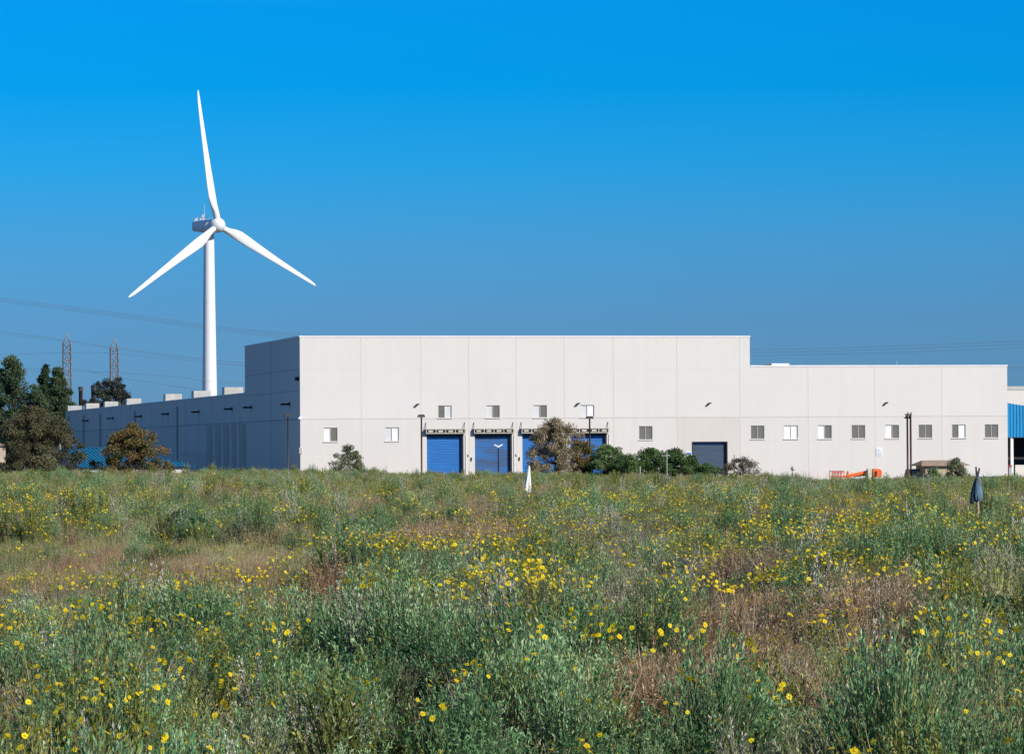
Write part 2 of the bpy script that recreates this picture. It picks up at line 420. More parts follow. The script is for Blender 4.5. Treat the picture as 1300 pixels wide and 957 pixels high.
# loading docks
for i, (a, b) in enumerate(docks):
    dm = M['dusty_door'] if i == 1 else M['blue_door']
    mb = MB(); n = 26
    for k in range(n):
        z0 = DZ0+k*(DZ1-DZ0)/n; z1 = DZ0+(k+1)*(DZ1-DZ0)/n; zm = (z0+z1)/2
        mb.quad((a, Y0+0.27, z0), (b, Y0+0.27, z0), (b, Y0+0.262, zm), (a, Y0+0.262, zm))
        mb.quad((a, Y0+0.262, zm), (b, Y0+0.262, zm), (b, Y0+0.27, z1), (a, Y0+0.27, z1))
    dr = mb.build('loading_door', dm, wh)
    dr['label'] = ['blue roll-up loading door nearest the corner, left of all', 'blue roll-up loading door streaked with grey dust', 'blue roll-up loading door mostly behind the brown tree', 'blue roll-up loading door at the right of the row'][i]
    MB().box(b-0.14, b-0.002, Y0+0.02, Y0+0.24, DZ0, DZ1-0.002).build('jamb_shade_and_trim', M['dark'], dr)  # dark strip painting the shade of the right jamb on the door
    MB().box(a+0.002, a+0.05, Y0+0.10, Y0+0.24, DZ0, DZ1-0.002).build('jamb_shade_and_trim', M['frame'], dr)
    MB().box(a+0.05, b-0.15, Y0+0.1, Y0+0.24, DZ1-0.14, DZ1-0.003).build('lintel_shade', M['dark'], dr)  # dark strip standing in for the shade under the lintel
    # header with pale bumper blocks
    h0, h1 = DZ1+0.06, DZ1+0.46; xa, xb = a-0.12, b+0.12
    hd = MB().box(xa, xb, Y0-0.3, Y0-0.002, h0, h1).build('dock_header', M['dark'], wh)
    mb = MB(); yy = Y0-0.325
    mb.box(xa+0.02, xb-0.02, yy, Y0-0.302, h1-0.06, h1-0.005); mb.box(xa+0.02, xb-0.02, yy, Y0-0.302, h0+0.005, h0+0.07)
    L = xb-xa
    for k in range(4):
        c = xa+L*(k+0.5)/4+0.02
        mb.box(c-0.21, c+0.17, yy, Y0-0.302, h0+0.13, h1-0.12)
    for k in range(5):
        c = xa+0.05+(L-0.1)*k/4
        mb.box(c-0.03, c+0.03, yy, Y0-0.302, h0+0.072, h1-0.062)
    mb.build('bumper_block', M['cream'], hd)
    for x, dx in ((xa+0.02, 0.05), (xb-0.12, 0.1)):
        MB().tube([(x, Y0-0.2, h1-0.02), (x+dx, Y0-0.02, h1+0.5)], 0.022, 6).build('stay_rod', M['dark'], hd)
    if i < 3:
        c = (b+docks[i+1][0])/2; z = Z(594, 577)
        MB().box(c-0.1, c+0.02, Y0-0.1, Y0-0.006, z-0.12, z+0.06).build('control_box', M['frame'], wh)
        MB().box(c+0.14, c+0.22, Y0-0.08, Y0-0.002, z-0.5, z-0.22).build('control_box', M['dark'], wh)
    MB().box(xb+0.03, xb+0.1, Y0-0.06, Y0-0.002, DZ0, h0-0.1).build('door_guide', M['wall_lo'], wh)
a, b, c, d = GD
mb = MB(); n = 16
for k in range(n):
    z0 = c+k*(d-c)/n; z1 = c+(k+1)*(d-c)/n
    mb.quad((a, Y0+0.25, z0), (b, Y0+0.25, z0), (b, Y0+0.22, z1-0.02), (a, Y0+0.22, z1-0.02))
    mb.quad((a, Y0+0.22, z1-0.02), (b, Y0+0.22, z1-0.02), (b, Y0+0.25, z1), (a, Y0+0.25, z1))
g = mb.build('wide_door', M['slate_door'], wh); g['label'] = 'slate grey wide door with a blue strip under the lintel'
MB().box(a+0.12, b-0.45, Y0+0.17, Y0+0.215, d-0.22, d-0.06).build('blue_strip', M['blue_door'], g)
mb = MB(); mb.box(a, a+0.08, Y0-0.02, Y0+0.2, c, d-0.08); mb.box(b-0.09, b, Y0-0.02, Y0+0.2, c, d-0.08); mb.box(a, b, Y0-0.02, Y0+0.2, d-0.078, d)
mb.build('door_frame', M['dark'], g)

# wall signs
def small_sign(px, py, w, h, label, lines, basecol='white_metal'):
    p = at(px, py, Y0)
    t = empty('wall_sign', (p.x, Y0-0.03, p.z), label, 'sign')
    MB().box(p.x-w/2, p.x+w/2, Y0-0.04, Y0-0.008, p.z-h/2, p.z+h/2).build('plate', M[basecol], t)
    for (u0_, u1_, v0, v1) in lines:
        MB().box(p.x-w/2+u0_*w, p.x-w/2+u1_*w, Y0-0.046, Y0-0.042, p.z-h/2+v0*h, p.z-h/2+v1*h).build('lettering', M['sign_blue'], t)
small_sign(1116, 573, 0.5, 0.62, 'small white and pale blue notice on the wall above the orange lift', [(0.15, 0.6, 0.68, 0.74), (0.12, 0.85, 0.42, 0.47), (0.2, 0.8, 0.16, 0.22)])
small_sign(874.5, 578, 0.42, 0.62, 'small pale blue notice on the wall just left of the slate door', [(0.1, 0.9, 0.62, 0.9), (0.2, 0.7, 0.2, 0.3)])

# rooftop units
RU = [(285, 309, 491.5), (246, 267.7, 496), (210, 231, 500), (161, 179.3, 506), (133, 150, 509.7), (109.5, 126, 512), (86, 104, 515)]
words = ['largest, nearest the tall block', 'second from the tall block, just right of the turbine tower foot', 'third from the tall block, left of the turbine tower',
         'fourth from the tall block', 'third from the far end, right of the far pylon trees', 'second from the far end of the roof', 'at the far end of the roof by the dark conifers']
words[1] = 'second from the tall block, beside the turbine tower'
first = None
for i, (p0, p1, pt) in enumerate(RU):
    # inset 0.5 m behind the parapet; solve Y for the left edge
    d = ray(p0, 505); xl = XA+0.6; y = d.y*xl/d.x
    zt = at(p0, pt, y).z; w = at(p1, 505, y).x-xl
    if first is None:
        first = empty('rooftop_unit', (xl, y, ZW-0.35), '', 'roof unit', 'pale metal units along the low roof')
        q = Vector(first.location)
        cs = MB().box(q.x, q.x+w, q.y, q.y+1.6, q.z+0.08, zt).build('casing', M['galv'], first, bevel=0.02)
        MB().box(q.x+0.1, q.x+w-0.1, q.y+0.1, q.y+1.5, q.z, q.z+0.078).build('curb', M['roof'], first)
        lv = MB()
        for k in range(6): lv.box(q.x+0.15, q.x+w-0.15, q.y-0.02, q.y-0.002, q.z+0.2+k*0.13, q.z+0.23+k*0.13)
        lv.build('louvre', M['frame'], first)
        W0 = w; H0 = zt-q.z; u = first
    else:
        u = copy_tree(first); u.location = (xl, y, ZW-0.35); u.scale = (w/W0, 1, (zt-(ZW-0.35))/H0)
    u['label'] = 'pale metal roof unit ' + words[i]
# low unit on right roof
pa, pb = at(974, 463, 318), at(1002, 463, 318)
t = empty('rooftop_unit', (pa.x, 318, ZR-0.45), 'low flat white vent unit on the right hand roof just beyond the step', 'roof unit')
zt_ = at(990, 461.3, 318).z
MB().box(pa.x+0.4, pb.x, 318, 319.5, ZR-0.45, zt_).build('casing', M['white_metal'], t)
MB().box(pa.x, pa.x+0.39, 318.1, 319.4, ZR-0.45, zt_-0.08).build('intake', M['dark'], t)
# aerial on the right roof
pa = at(1138.5, 465, 312)
t = MB().tube([(pa.x, 312, ZR-0.45), (pa.x, 312, ZR+0.55)], [0.03, 0.015], 6).build('roof_aerial', M['frame']); tag(t, 'thin pale aerial rod above the right hand roof edge', 'aerial')

# ------------------------------------------------------------------ second building and blue canopy at right
YN = 338.0
pt = at(1290, 491, YN)
t = empty('neighbour_building', (XB+0.5, YN, YZ), 'pale building with grey roof edge behind the blue canopy at the far right', 'building')
MB().box(XB+0.8, XB+45, YN, YN+40, YZ, pt.z-0.3).build('wall', M['wall_lo'], t)
MB().box(XB+0.6, XB+45.2, YN-0.04, YN+40, pt.z-0.298, pt.z+0.05).build('roof', M['galv'], t)
YC = 309.5
pa = at(1279.5, 511.5, YC); pb = at(1300, 515, YC); pe = at(1290, 555, YC)
slope = (pb.z-pa.z)/(pb.x-pa.x)
t = empty('blue_canopy', (XB+0.2, YC, YZ), 'bright blue ribbed metal canopy with dark open bay at the right edge', 'canopy')
xa = XB+0.08; n = 60; dx = 0.28
mb = MB()
for k in range(n):
    x0 = xa+k*dx; zt0 = pa.z+slope*(x0-pa.x); zt1 = pa.z+slope*(x0+dx-pa.x)
    zt0 = max(zt0, pe.z+1.0); zt1 = max(zt1, pe.z+1.0)
    xs = [x0, x0+dx*0.35, x0+dx*0.5, x0+dx*0.85, x0+dx]; ysx = [0, 0, -0.07, -0.07, 0]
    for j in range(4):
        za = zt0+(zt1-zt0)*(xs[j]-x0)/dx; zb = zt0+(zt1-zt0)*(xs[j+1]-x0)/dx
        mb.quad((xs[j], YC+ysx[j], pe.z), (xs[j+1], YC+ysx[j+1], pe.z), (xs[j+1], YC+ysx[j+1], zb), (xs[j], YC+ysx[j], za))
mb.build('cladding', M['blue_bright'], t)
zr1 = max(pa.z+slope*n*dx, pe.z+1.0)
mb = MB(); mb.poly([(xa, YC+0.02, pa.z), (xa+n*dx, YC+0.02, zr1), (xa+n*dx, YC+14, zr1+0.5), (xa, YC+14, pa.z+0.5)], [(0, 1, 2, 3)])
mb.build('roof', M['blue_roof'], t)
MB().box(xa, xa+n*dx, YC+0.05, YC+13.9, pe.z, pe.z+0.12).build('soffit', M['frame'], t)
MB().box(xa, xa+n*dx, YC+13.7, YC+13.9, YZ, pe.z-0.002).build('back_wall', mat('shed_back_wall', (0.06, 0.075, 0.10), 0.8), t)
for px in (1284.5, 1330, 1376):
    p = at(px, 570, YC+0.2); MB().box(p.x-0.11, p.x+0.11, YC+0.1, YC+0.3, YZ, pe.z-0.003).build('post', M['white_metal'], t)
pq = at(1289, 590, YC+3)
MB().box(pq.x, xa+n*dx, YC+3, YC+3.2, YZ, pq.z).build('low_wall', M['wall_up'], t)
MB().box(pq.x, pq.x+6, YC+5, YC+5.2, at(1295, 583, YC+5).z, at(1295, 580, YC+5).z).build('shelf_rail', M['tan'], t)
for k, px in enumerate((1281.5, 1283.5)):
    p = at(px, 590, YC-1.5)
    b = empty('bollard', (p.x, YC-1.5, YZ), ['red capped bollard under the blue canopy, left of the pair', 'grey bollard beside the red capped one at the canopy corner'][k], 'bollard')
    MB().tube([(p.x, YC-1.5, YZ), (p.x, YC-1.5, p.z-0.2)], 0.075, 10).build('post', M['frame'], b)
    MB().tube([(p.x, YC-1.5, p.z-0.198), (p.x, YC-1.5, p.z-0.03), (p.x, YC-1.5, p.z)], [0.08, 0.08, 0.04], 10).build('cap', M['red' if k == 0 else 'grey_box'], b)

# ------------------------------------------------------------------ wind turbine
def turbine():
    Yt = 985.0
    base = at(266.3, 520, Yt); hubp = at(277, 287, Yt)
    sc = (hubp-EYE).dot(fw)/F                 # metres per pixel
    Rr = 172.3*sc
    view = Vector((EYE.x-base.x, EYE.y-base.y, 0)).normalized()
    yaw = R(37.6)
    right = Vector((-view.y, view.x, 0))      # to the viewer's right
    ax = (view*math.cos(yaw)+right*math.sin(yaw)).normalized()
    side = Vector((-ax.y, ax.x, 0))
    upz = Vector((0, 0, 1))
    t = empty('wind_turbine', (base.x, base.y, YZ), 'tall white three bladed wind turbine rising behind the warehouse', 'wind turbine')
    zh = hubp.z
    top = Vector((base.x, base.y, zh-1.7))
    n = 24; pts = [Vector((base.x, base.y, YZ+(top.z-YZ)*k/n)) for k in range(n+1)]
    rad = [2.08-(2.08-1.27)*k/n for k in range(n+1)]
    tw = MB().tube(pts, rad, 48).build('tower', M['turbine'], t, True)
    mb = MB()
    for fr in (0.36, 0.7):
        z = YZ+(top.z-YZ)*fr; r_ = 2.08-(2.08-1.27)*fr
        mb.tube([(base.x, base.y, z-0.08), (base.x, base.y, z+0.08)], r_+0.035, 48)
    mb.build('flange', M['turbine'], tw, True)
    # nacelle: rounded box loft along the axis
    c0 = Vector((base.x, base.y, zh))
    def ring(s, hw, hu, hd, k=16):
        out = []
        for j in range(k):
            a = 2*math.pi*j/k; cx, cz = math.cos(a), math.sin(a)
            e = 0.5
            px = hw*math.copysign(abs(cx)**e, cx); pz = math.copysign(abs(cz)**e, cz); pz *= hu if pz > 0 else hd
            out.append(c0+ax*s+side*px+upz*pz)
        return out
    secs = [(-5.3, 1.1, 1.1, 0.9), (-5.15, 1.4, 1.4, 1.2), (-4.0, 1.6, 1.5, 1.3), (-1.5, 1.65, 1.55, 1.7), (1.6, 1.6, 1.5, 1.75), (2.1, 1.25, 1.2, 1.3)]
    mb = MB(); k = 16
    for s in secs: mb.v += ring(*s)
    for a in range(len(secs)-1):
        for j in range(k): mb.f.append((a*k+j, a*k+(j+1) % k, (a+1)*k+(j+1) % k, (a+1)*k+j))
    mb.f.append(tuple(range(k-1, -1, -1))); mb.f.append(tuple((len(secs)-1)*k+j for j in range(k)))
    nc = mb.build('nacelle', M['turbine'], t, True)
    mb = MB()
    for s, w in ((-5.5, 0), (-4.6, 0.8), (-3.9, -0.8)):
        q = c0+ax*s+side*w+upz*1.4; mb.tube([q, q+upz*(0.9)], 0.12, 8)
    q = c0+ax*(-2.6)+upz*1.4; mb.tube([q, q+upz*1.6], 0.3, 8)
    mb.build('roof_fitting', M['white_metal'], nc)
    q = c0+ax*(-1.8)+upz*1.4
    MB().tube([q, q+upz*4.2], [0.1, 0.05], 6).build('mast', M['frame'], nc)
    mb = MB(); a1 = c0+ax*(-4.5)+upz*2.1; a2 = c0+ax*0.8+upz*2.1
    for w in (-1.1, 1.1):
        mb.tube([a1+side*w, a2+side*w], 0.05, 6)
        for f_ in (0, 0.5, 1): q = a1.lerp(a2, f_)+side*w; mb.tube([q, q-upz*0.8], 0.05, 6)
    mb.build('railing', M['white_metal'], nc)
    MB().tube([c0-upz*1.9, c0-upz*1.5], 1.45, 32).build('yaw_ring', M['frame'], nc, True)
    # hub
    off = 3.75; hc = c0+ax*off
    prof = [(-1.6, 1.25), (-1.5, 1.75), (-0.4, 1.95), (0.6, 1.8), (1.4, 1.3), (1.9, 0.6), (2.0, 0.05)]
    mb = MB(); k = 24
    for s, r_ in prof:
        for j in range(k):
            a = 2*math.pi*j/k; mb.v.append(hc+ax*s+side*math.cos(a)*r_+upz*math.sin(a)*r_)
    for a in range(len(prof)-1):
        for j in range(k): mb.f.append((a*k+j, a*k+(j+1) % k, (a+1)*k+(j+1) % k, (a+1)*k+j))
    mb.f.append(tuple(range(k-1, -1, -1)))
    mb.build('hub', M['turbine'], t, True)
    MB().tube([c0+ax*1.9, hc-ax*1.5], 1.05, 24).build('shaft', M['grey_box'], t, True)
    # blades. in-plane horizontal seen from the viewer's right = -side sign check
    hr = side if side.dot(right) > 0 else -side
    for dxp, dyp in ((-27, 169), (-114, -95), (124, -73)):
        v = (hr*(dxp/0.792)+upz*dyp).normalized()
        edge = ax.cross(v).normalized()          # in-plane, across the blade
        prof = [(0.0, 0.9, 0.9, 0), (0.05, 0.9, 0.9, 0), (0.09, 1.0, 0.85, 0.1), (0.14, 1.35, 0.6, 0.35), (0.20, 1.6, 0.45, 0.5), (0.28, 1.5, 0.36, 0.45), (0.4, 1.26, 0.27, 0.36),
                (0.55, 1.0, 0.2, 0.27), (0.7, 0.8, 0.15, 0.2), (0.85, 0.6, 0.1, 0.13), (0.94, 0.46, 0.07, 0.06), (0.98, 0.3, 0.05, -0.02), (1.0, 0.08, 0.02, -0.1)]
        mb = MB(); k = 16
        for fr, hwid, th, sh in prof:
            tw_ = R(16)*(1-fr)**2
            e2 = edge*math.cos(tw_)+ax*math.sin(tw_); a2 = ax*math.cos(tw_)-edge*math.sin(tw_)
            c = hc+v*(0.6+(Rr-0.6)*fr)+e2*sh*1.0+ax*(0.8*fr*fr)
            for j in range(k):
                a = 2*math.pi*j/k
                mb.v.append(c+e2*math.cos(a)*hwid*0.84+a2*math.sin(a)*th)
        for a in range(len(prof)-1):
            for j in range(k): mb.f.append((a*k+j, a*k+(j+1) % k, (a+1)*k+(j+1) % k, (a+1)*k+j))
        mb.f.append(tuple((len(prof)-1)*k+j for j in range(k)))
        mb.build('blade', M['turbine'], t, True)
turbine()

# ------------------------------------------------------------------ pylons, stacks, wires
def pylon():
    p = at(85, 424, 1080); zt = p.z
    t = empty('pylon', (p.x, 1080, YZ), '', 'pylon', 'steel lattice pylons beyond the trees')
    mb = MB(); w = 1.0; bx, by = p.x, 1080
    zc = zt-2.6
    legs = [(-w, -w), (w, -w), (w, w), (-w, w)]
    for dx_, dy_ in legs:
        mb.tube([(bx+dx_*1.25, by+dy_*1.25, YZ), (bx+dx_, by+dy_, zc), (bx, by, zt)], 0.13, 4)
    mb.build('leg', M['steel'], t)
    mb = MB(); n = 14
    for k in range(n):
        z0 = YZ+(zc-YZ)*k/n; z1 = YZ+(zc-YZ)*(k+1)/n; s0 = 1.25-0.25*k/n; s1 = 1.25-0.25*(k+1)/n
        for a in range(4):
            l0, l1 = legs[a], legs[(a+1) % 4]
            A = (bx+l0[0]*s0, by+l0[1]*s0, z0); B = (bx+l1[0]*s1, by+l1[1]*s1, z1)
            C_ = (bx+l1[0]*s0, by+l1[1]*s0, z0); D = (bx+l0[0]*s1, by+l0[1]*s1, z1)
            mb.tube([A, B], 0.07, 4); mb.tube([C_, D], 0.07, 4); mb.tube([D, B], 0.09, 4)
    mb.build('bracing', M['steel'], t)
    mb = MB()
    mb.box(bx-1.35, bx+1.35, by-0.2, by+0.2, zc-0.15, zc+0.1); mb.box(bx-1.35, bx+1.35, by-0.2, by+0.2, zc-8.2, zc-8.0); mb.box(bx-1.35, bx+1.35, by-0.2, by+0.2, zc-4.6, zc-4.4)
    mb.tube([(bx, by, zt), (bx, by, zt+0.8)], 0.1, 4)
    mb.build('crossarm', M['steel'], t)
    t['label'] = 'steel lattice pylon with pointed top above the dark conifers, left of the two'
    u = copy_tree(t); q = at(145, 430, 1080); u.location.x = q.x; u.location.z += q.z-p.z
    u['label'] = 'steel lattice pylon with pointed top, nearer the turbine and right of the two'
pylon()
first = None
for k, (px, py, w) in enumerate(((102.5, 491, 2.6), (118, 489.5, 2.2))):
    p = at(px, py, 900)
    if first is None:
        first = empty('smokestack', (p.x, 900, YZ), '', 'chimney stack', 'dark stacks beyond the far end of the roof')
        MB().tube([(p.x, 900, YZ), (p.x, 900, p.z-0.9)], 0.46, 14).build('flue', M['rust'], first, True)
        MB().tube([(p.x, 900, p.z-0.9), (p.x, 900, p.z)], 0.54, 14).build('cap', M['rust'], first, True)
        z0 = p.z; u = first
    else:
        u = copy_tree(first); u.location.x = p.x; u.location.z += p.z-z0; u.scale = (0.9, 0.9, 1)
    u['label'] = ['wider dark brown smokestack, the left one between conifers and far trees', 'slimmer dark brown smokestack, the right one touching the far trees'][k]

def wire(pts, Y, label, rad=0.04):
    P = [Vector((q[0], q[1])) for q in pts]; out = []
    for k in range(len(P)-1):
        a, b, c, d = P[max(k-1, 0)], P[k], P[k+1], P[min(k+2, len(P)-1)]
        for j in range(10):
            s = j/10; q = 0.5*((2*b)+(c-a)*s+(2*a-5*b+4*c-d)*s*s+(3*b-a-3*c+d)*s**3)
            out.append(at(q.x, q.y, Y))
    out.append(at(P[-1].x, P[-1].y, Y))
    o = MB().tube(out, rad, 5).build('power_line', M['cable'])
    tag(o, label, 'power line', 'power lines across the sky')
U = [(-150, 357), (0, 378), (180, 401), (330, 420), (650, 441), (952, 444), (1300, 433), (1450, 424)]
wire(U, 1060, 'topmost power line crossing the sky from upper left behind the turbine tower')
wire([(x, y+2.5+0.001*x) for x, y in U], 1062, 'second highest power line, close under the topmost one')
wire([(x, y+4.6+0.003*x) for x, y in U], 1064, 'third power line, lowest of the top bundle', 0.036)
wire([(-150, 403), (0, 421), (85, 432), (145, 441), (311, 461), (700, 490), (1278, 466.5), (1450, 462)], 1075, 'power line running from mid left just past the pylon tops')
wire([(-150, 406), (0, 424), (85, 434), (145, 443), (311, 464), (700, 494), (1278, 469.5), (1450, 466)], 1077, 'power line just beneath the one at the pylon tops', 0.03)
wire([(-150, 454), (0, 450), (85, 448), (145, 449), (311, 464.5), (700, 490)], 1082, 'nearly level power line through the upper lattice of both pylons', 0.03)
wire([(-150, 470), (0, 470), (85, 471), (145, 473), (230, 479), (311, 487), (700, 500)], 1084, 'power line through the lower lattice of both pylons', 0.034)
wire([(-150, 466), (0, 467), (85, 468.5), (103, 469), (145, 478), (245, 494), (320, 506)], 1086, 'lowest power line dropping towards the roof units', 0.036)

# ------------------------------------------------------------------ foliage tools
rnd = random.Random(11)
def rv(r=rnd):
    while True:
        v = Vector((r.uniform(-1, 1), r.uniform(-1, 1), r.uniform(-1, 1)))
        if 0.05 < v.length < 1: return v
def leaf(mb, p, d, ln, wd, tone, r=rnd):
    s = d.cross(rv(r)); 
    if s.length < 1e-3: return
    s.normalize(); nn = d.cross(s)
    i = len(mb.v)
    mb.v += [p, p+d*ln*0.5+s*wd*0.5+nn*wd*0.18, p+d*ln, p+d*ln*0.5-s*wd*0.5+nn*wd*0.18]
    mb.f += [(i, i+1, i+2), (i, i+2, i+3)]; mb.t += [tone]*4

def tree(name, label, cat, p, h, w, leafm, seed, shape='round', nc=60, nl=130, ls=0.16, cr=0.6, trunk=0.18, low=0.15, group=None, depth=None, limbm=None, twig=0):
    """crown of leaf clumps on limbs; shape gives the envelope radius with height"""
    r = random.Random(seed); p = Vector(p)
    t = empty(name, p, label, cat, group)
    def env(f):
        if shape == 'cone': return max(0.06, (1-f)**0.8)
        if shape == 'dome': return math.sqrt(max(0, 1-f*f))
        if shape == 'col': return (1-abs(2*f-1)**2.5)*0.85+0.1
        return math.sqrt(max(0, 1-(2*f-1)**2))**0.8
    dp = depth if depth else w
    lean = r.uniform(-0.05, 0.05)
    tb = MB(); n = 7; nc = int(nc*1.7); ls *= 1.3; cr *= 1.05
    tp = [p+Vector((lean*h*k/n+r.uniform(-1, 1)*0.02*w, r.uniform(-1, 1)*0.02*w, h*0.9*k/n)) for k in range(n+1)]; tp[0] = p-Vector((0, 0, 0.1))
    tb.tube(tp, [trunk*(1-k/n*0.85) for k in range(n+1)], 8)
    cb = MB()
    lobes = [(r.uniform(0, 6.28), r.uniform(0.15, 0.3), r.choice((2, 3, 5))) for _ in range(3)]
    for c in range(nc):
        f = r.random()**0.85
        a = r.uniform(0, 2*math.pi)
        rr = env(f)*(0.35+0.65*math.sqrt(r.random()))
        rr *= 1+sum(am*math.sin(k*a+ph+f*4) for ph, am, k in lobes)*0.9
        q = p+Vector((math.cos(a)*rr*w/2+lean*h*f, math.sin(a)*rr*dp/2, h*(low+(1-low)*f)*r.uniform(0.93, 1.0)))
        sz = cr*r.uniform(0.6, 1.25)*(1.0 if shape != 'cone' else (1.15-0.6*f))
        k = int(max(0, min(n-1, (f*0.8)*n))); s = tp[k]
        mid = s.lerp(q, 0.55)+Vector((0, 0, -0.04*h))
        tb.tube([s, mid, q], [trunk*0.32*(1-f*0.6), trunk*0.18*(1-f*0.5), trunk*0.05], 5, caps=False)
        base = r.uniform(0.1, 0.9)
        for j in range(nl):
            v = rv(r); 
            v2 = Vector((v.x, v.y, v.z*0.7))*sz
            tone = min(1, max(0, base*0.6+r.random()*0.5))
            leaf(cb, q+v2, rv(r).normalized(), ls*r.uniform(0.6, 1.3), ls*0.55*r.uniform(0.7, 1.3), tone, r)
        for j in range(twig):
            v = rv(r)*sz*1.3; tb.tube([q, q+v], [0.012, 0.005], 3, caps=False)
    tr = tb.build('trunk', limbm or M['bark'], t, True)
    cw = cb.build('crown', leafm, t)
    return t

L_con = leafmat('conifer_leaf', (0.015, 0.035, 0.016), (0.07, 0.115, 0.05), (0.17, 0.2, 0.1), 0.1)
L_euc = leafmat('distant_tree_leaf', (0.02, 0.03, 0.022), (0.05, 0.06, 0.045), (0.08, 0.085, 0.065), 0.15)
L_olv = leafmat('olive_brown_leaf', (0.045, 0.05, 0.02), (0.17, 0.165, 0.085), (0.32, 0.24, 0.14), 0.15, 0.8)
L_brn = leafmat('autumn_leaf', (0.035, 0.05, 0.015), (0.17, 0.15, 0.05), (0.34, 0.18, 0.07), 0.2, 0.9)
L_pal = leafmat('seedy_leaf', (0.05, 0.045, 0.015), (0.20, 0.155, 0.07), (0.55, 0.46, 0.32), 0.2, 0.9)
L_grn = leafmat('bush_leaf', (0.02, 0.05, 0.014), (0.10, 0.18, 0.055), (0.24, 0.33, 0.13), 0.25, 0.9)
L_dry = leafmat('dry_shrub_leaf', (0.06, 0.055, 0.035), (0.24, 0.215, 0.14), (0.44, 0.40, 0.30), 0.2, 0.8)
L_dol = leafmat('grey_olive_leaf', (0.035, 0.05, 0.022), (0.15, 0.18, 0.095), (0.32, 0.33, 0.2), 0.2, 0.9)

def gp(px, Y, z=YZ):
    p = at(px, 560, Y); p.z = z; return p
def hgt(px, py, Y, z=YZ): return at(px, py, Y).z-z
# conifers beyond the far end of the wing
tree('conifer_tree', 'tall dark conifer at the left edge, its crown the highest of the row', 'tree', gp(21, 500), hgt(21, 453, 500), 6.2, L_con, 1, 'col', 110, 170, 0.22, 0.75, 0.3, 0.06, 'dark conifers at the left')
tree('conifer_tree', 'slim dark conifer with a knobbly tip, between the two broader ones', 'tree', gp(51, 505), hgt(51, 461, 505), 4.6, L_con, 2, 'cone', 90, 150, 0.2, 0.62, 0.25, 0.06, 'dark conifers at the left')
tree('conifer_tree', 'dark conifer with a pointed crown in front of the left pylon', 'tree', gp(77, 496), hgt(77, 464, 496), 6.6, L_con, 3, 'cone', 150, 170, 0.2, 0.72, 0.3, 0.04, 'dark conifers at the left')
tree('conifer_tree', 'lower dark conifer filling the gap at the left picture edge', 'tree', gp(-12, 490), hgt(-12, 478, 490), 5.0, L_con, 4, 'col', 90, 150, 0.22, 0.75, 0.3, 0.05, 'dark conifers at the left')
tree('conifer_tree', 'short dark conifer low beneath the slim one', 'tree', gp(44, 488), hgt(44, 497, 488), 6.4, L_con, 5, 'dome', 80, 150, 0.2, 0.7, 0.3, 0.03, 'dark conifers at the left')
tree('eucalyptus_tree', 'distant grey green tree hiding the foot of the right pylon', 'tree', gp(141, 700), hgt(141, 479, 700), 5.0, L_euc, 6, 'round', 46, 120, 0.28, 0.75, 0.25, 0.45, 'distant trees beyond the roof')
tree('eucalyptus_tree', 'sparse distant tree leaning left of the right pylon', 'tree', gp(127, 690), hgt(127, 484, 690), 2.6, L_euc, 7, 'round', 16, 110, 0.26, 0.6, 0.2, 0.5, 'distant trees beyond the roof')
tree('eucalyptus_tree', 'small wispy distant tree right of the pylon trees', 'tree', gp(162, 700), hgt(162, 497, 700), 1.6, L_euc, 8, 'round', 8, 90, 0.24, 0.5, 0.12, 0.6, 'distant trees beyond the roof')
tree('eucalyptus_tree', 'low distant hedge like tree along the roof line by the smokestacks', 'tree', gp(112, 680), hgt(112, 505, 680), 4.0, L_euc, 9, 'dome', 20, 110, 0.24, 0.6, 0.2, 0.5, 'distant trees beyond the roof')
tree('eucalyptus_tree', 'tiny tree top just showing over the low roof between two roof units', 'tree', gp(199, 650), hgt(199, 508, 650), 2.2, L_euc, 10, 'dome', 10, 90, 0.22, 0.5, 0.12, 0.5, 'distant trees beyond the roof')
# bushes behind the meadow crest
tree('olive_shrub', 'big rounded olive brown shrub at the left edge below the conifers', 'shrub', gp(46, 297), hgt(46, 517, 297), 6.0, L_olv, 21, 'dome', 150, 190, 0.11, 0.55, 0.14, 0.0, twig=5)
tree('autumn_tree', 'orange and green leafed small tree in front of the blue hipped roof', 'tree', gp(165, 296), hgt(165, 539, 296), 5.1, L_brn, 22, 'dome', 105, 120, 0.13, 0.42, 0.12, 0.04, twig=4)
tree('small_shrub', 'small grey green shrub against the white wall near the corner', 'shrub', gp(440, 294), hgt(440, 566, 294), 2.7, L_dol, 23, 'dome', 50, 90, 0.10, 0.32, 0.08, 0.1, twig=5)
tree('seeding_tree', 'brown tree with pale seed heads in front of the third loading door', 'tree', gp(703, 293), hgt(703, 532, 293), 5.3, L_pal, 24, 'dome', 130, 150, 0.10, 0.42, 0.12, 0.02, twig=4)
tree('seeding_tree', 'low orange brown shrub leaning right of the pale seeding tree', 'tree', gp(738, 292.5), hgt(738, 560, 292.5), 2.4, L_brn, 25, 'dome', 50, 130, 0.10, 0.36, 0.1, 0.02, twig=3)
tree('green_bush', 'green bush under the right hand loading door beside the brown tree', 'bush', gp(771, 292), hgt(768, 566, 292), 4.2, L_grn, 26, 'dome', 80, 140, 0.11, 0.36, 0.1, 0.0)
tree('green_bush', 'green bush between the brown tree and the thin stake, lowest of the row', 'bush', gp(797, 290), hgt(797, 580, 290), 3.6, L_grn, 34, 'dome', 60, 140, 0.11, 0.34, 0.1, 0.0)
tree('green_bush', 'green bush in the middle of the hedge row, left of the thin stake', 'bush', gp(824, 291), hgt(824, 571, 291), 4.6, L_grn, 27, 'dome', 90, 140, 0.11, 0.34, 0.1, 0.0)
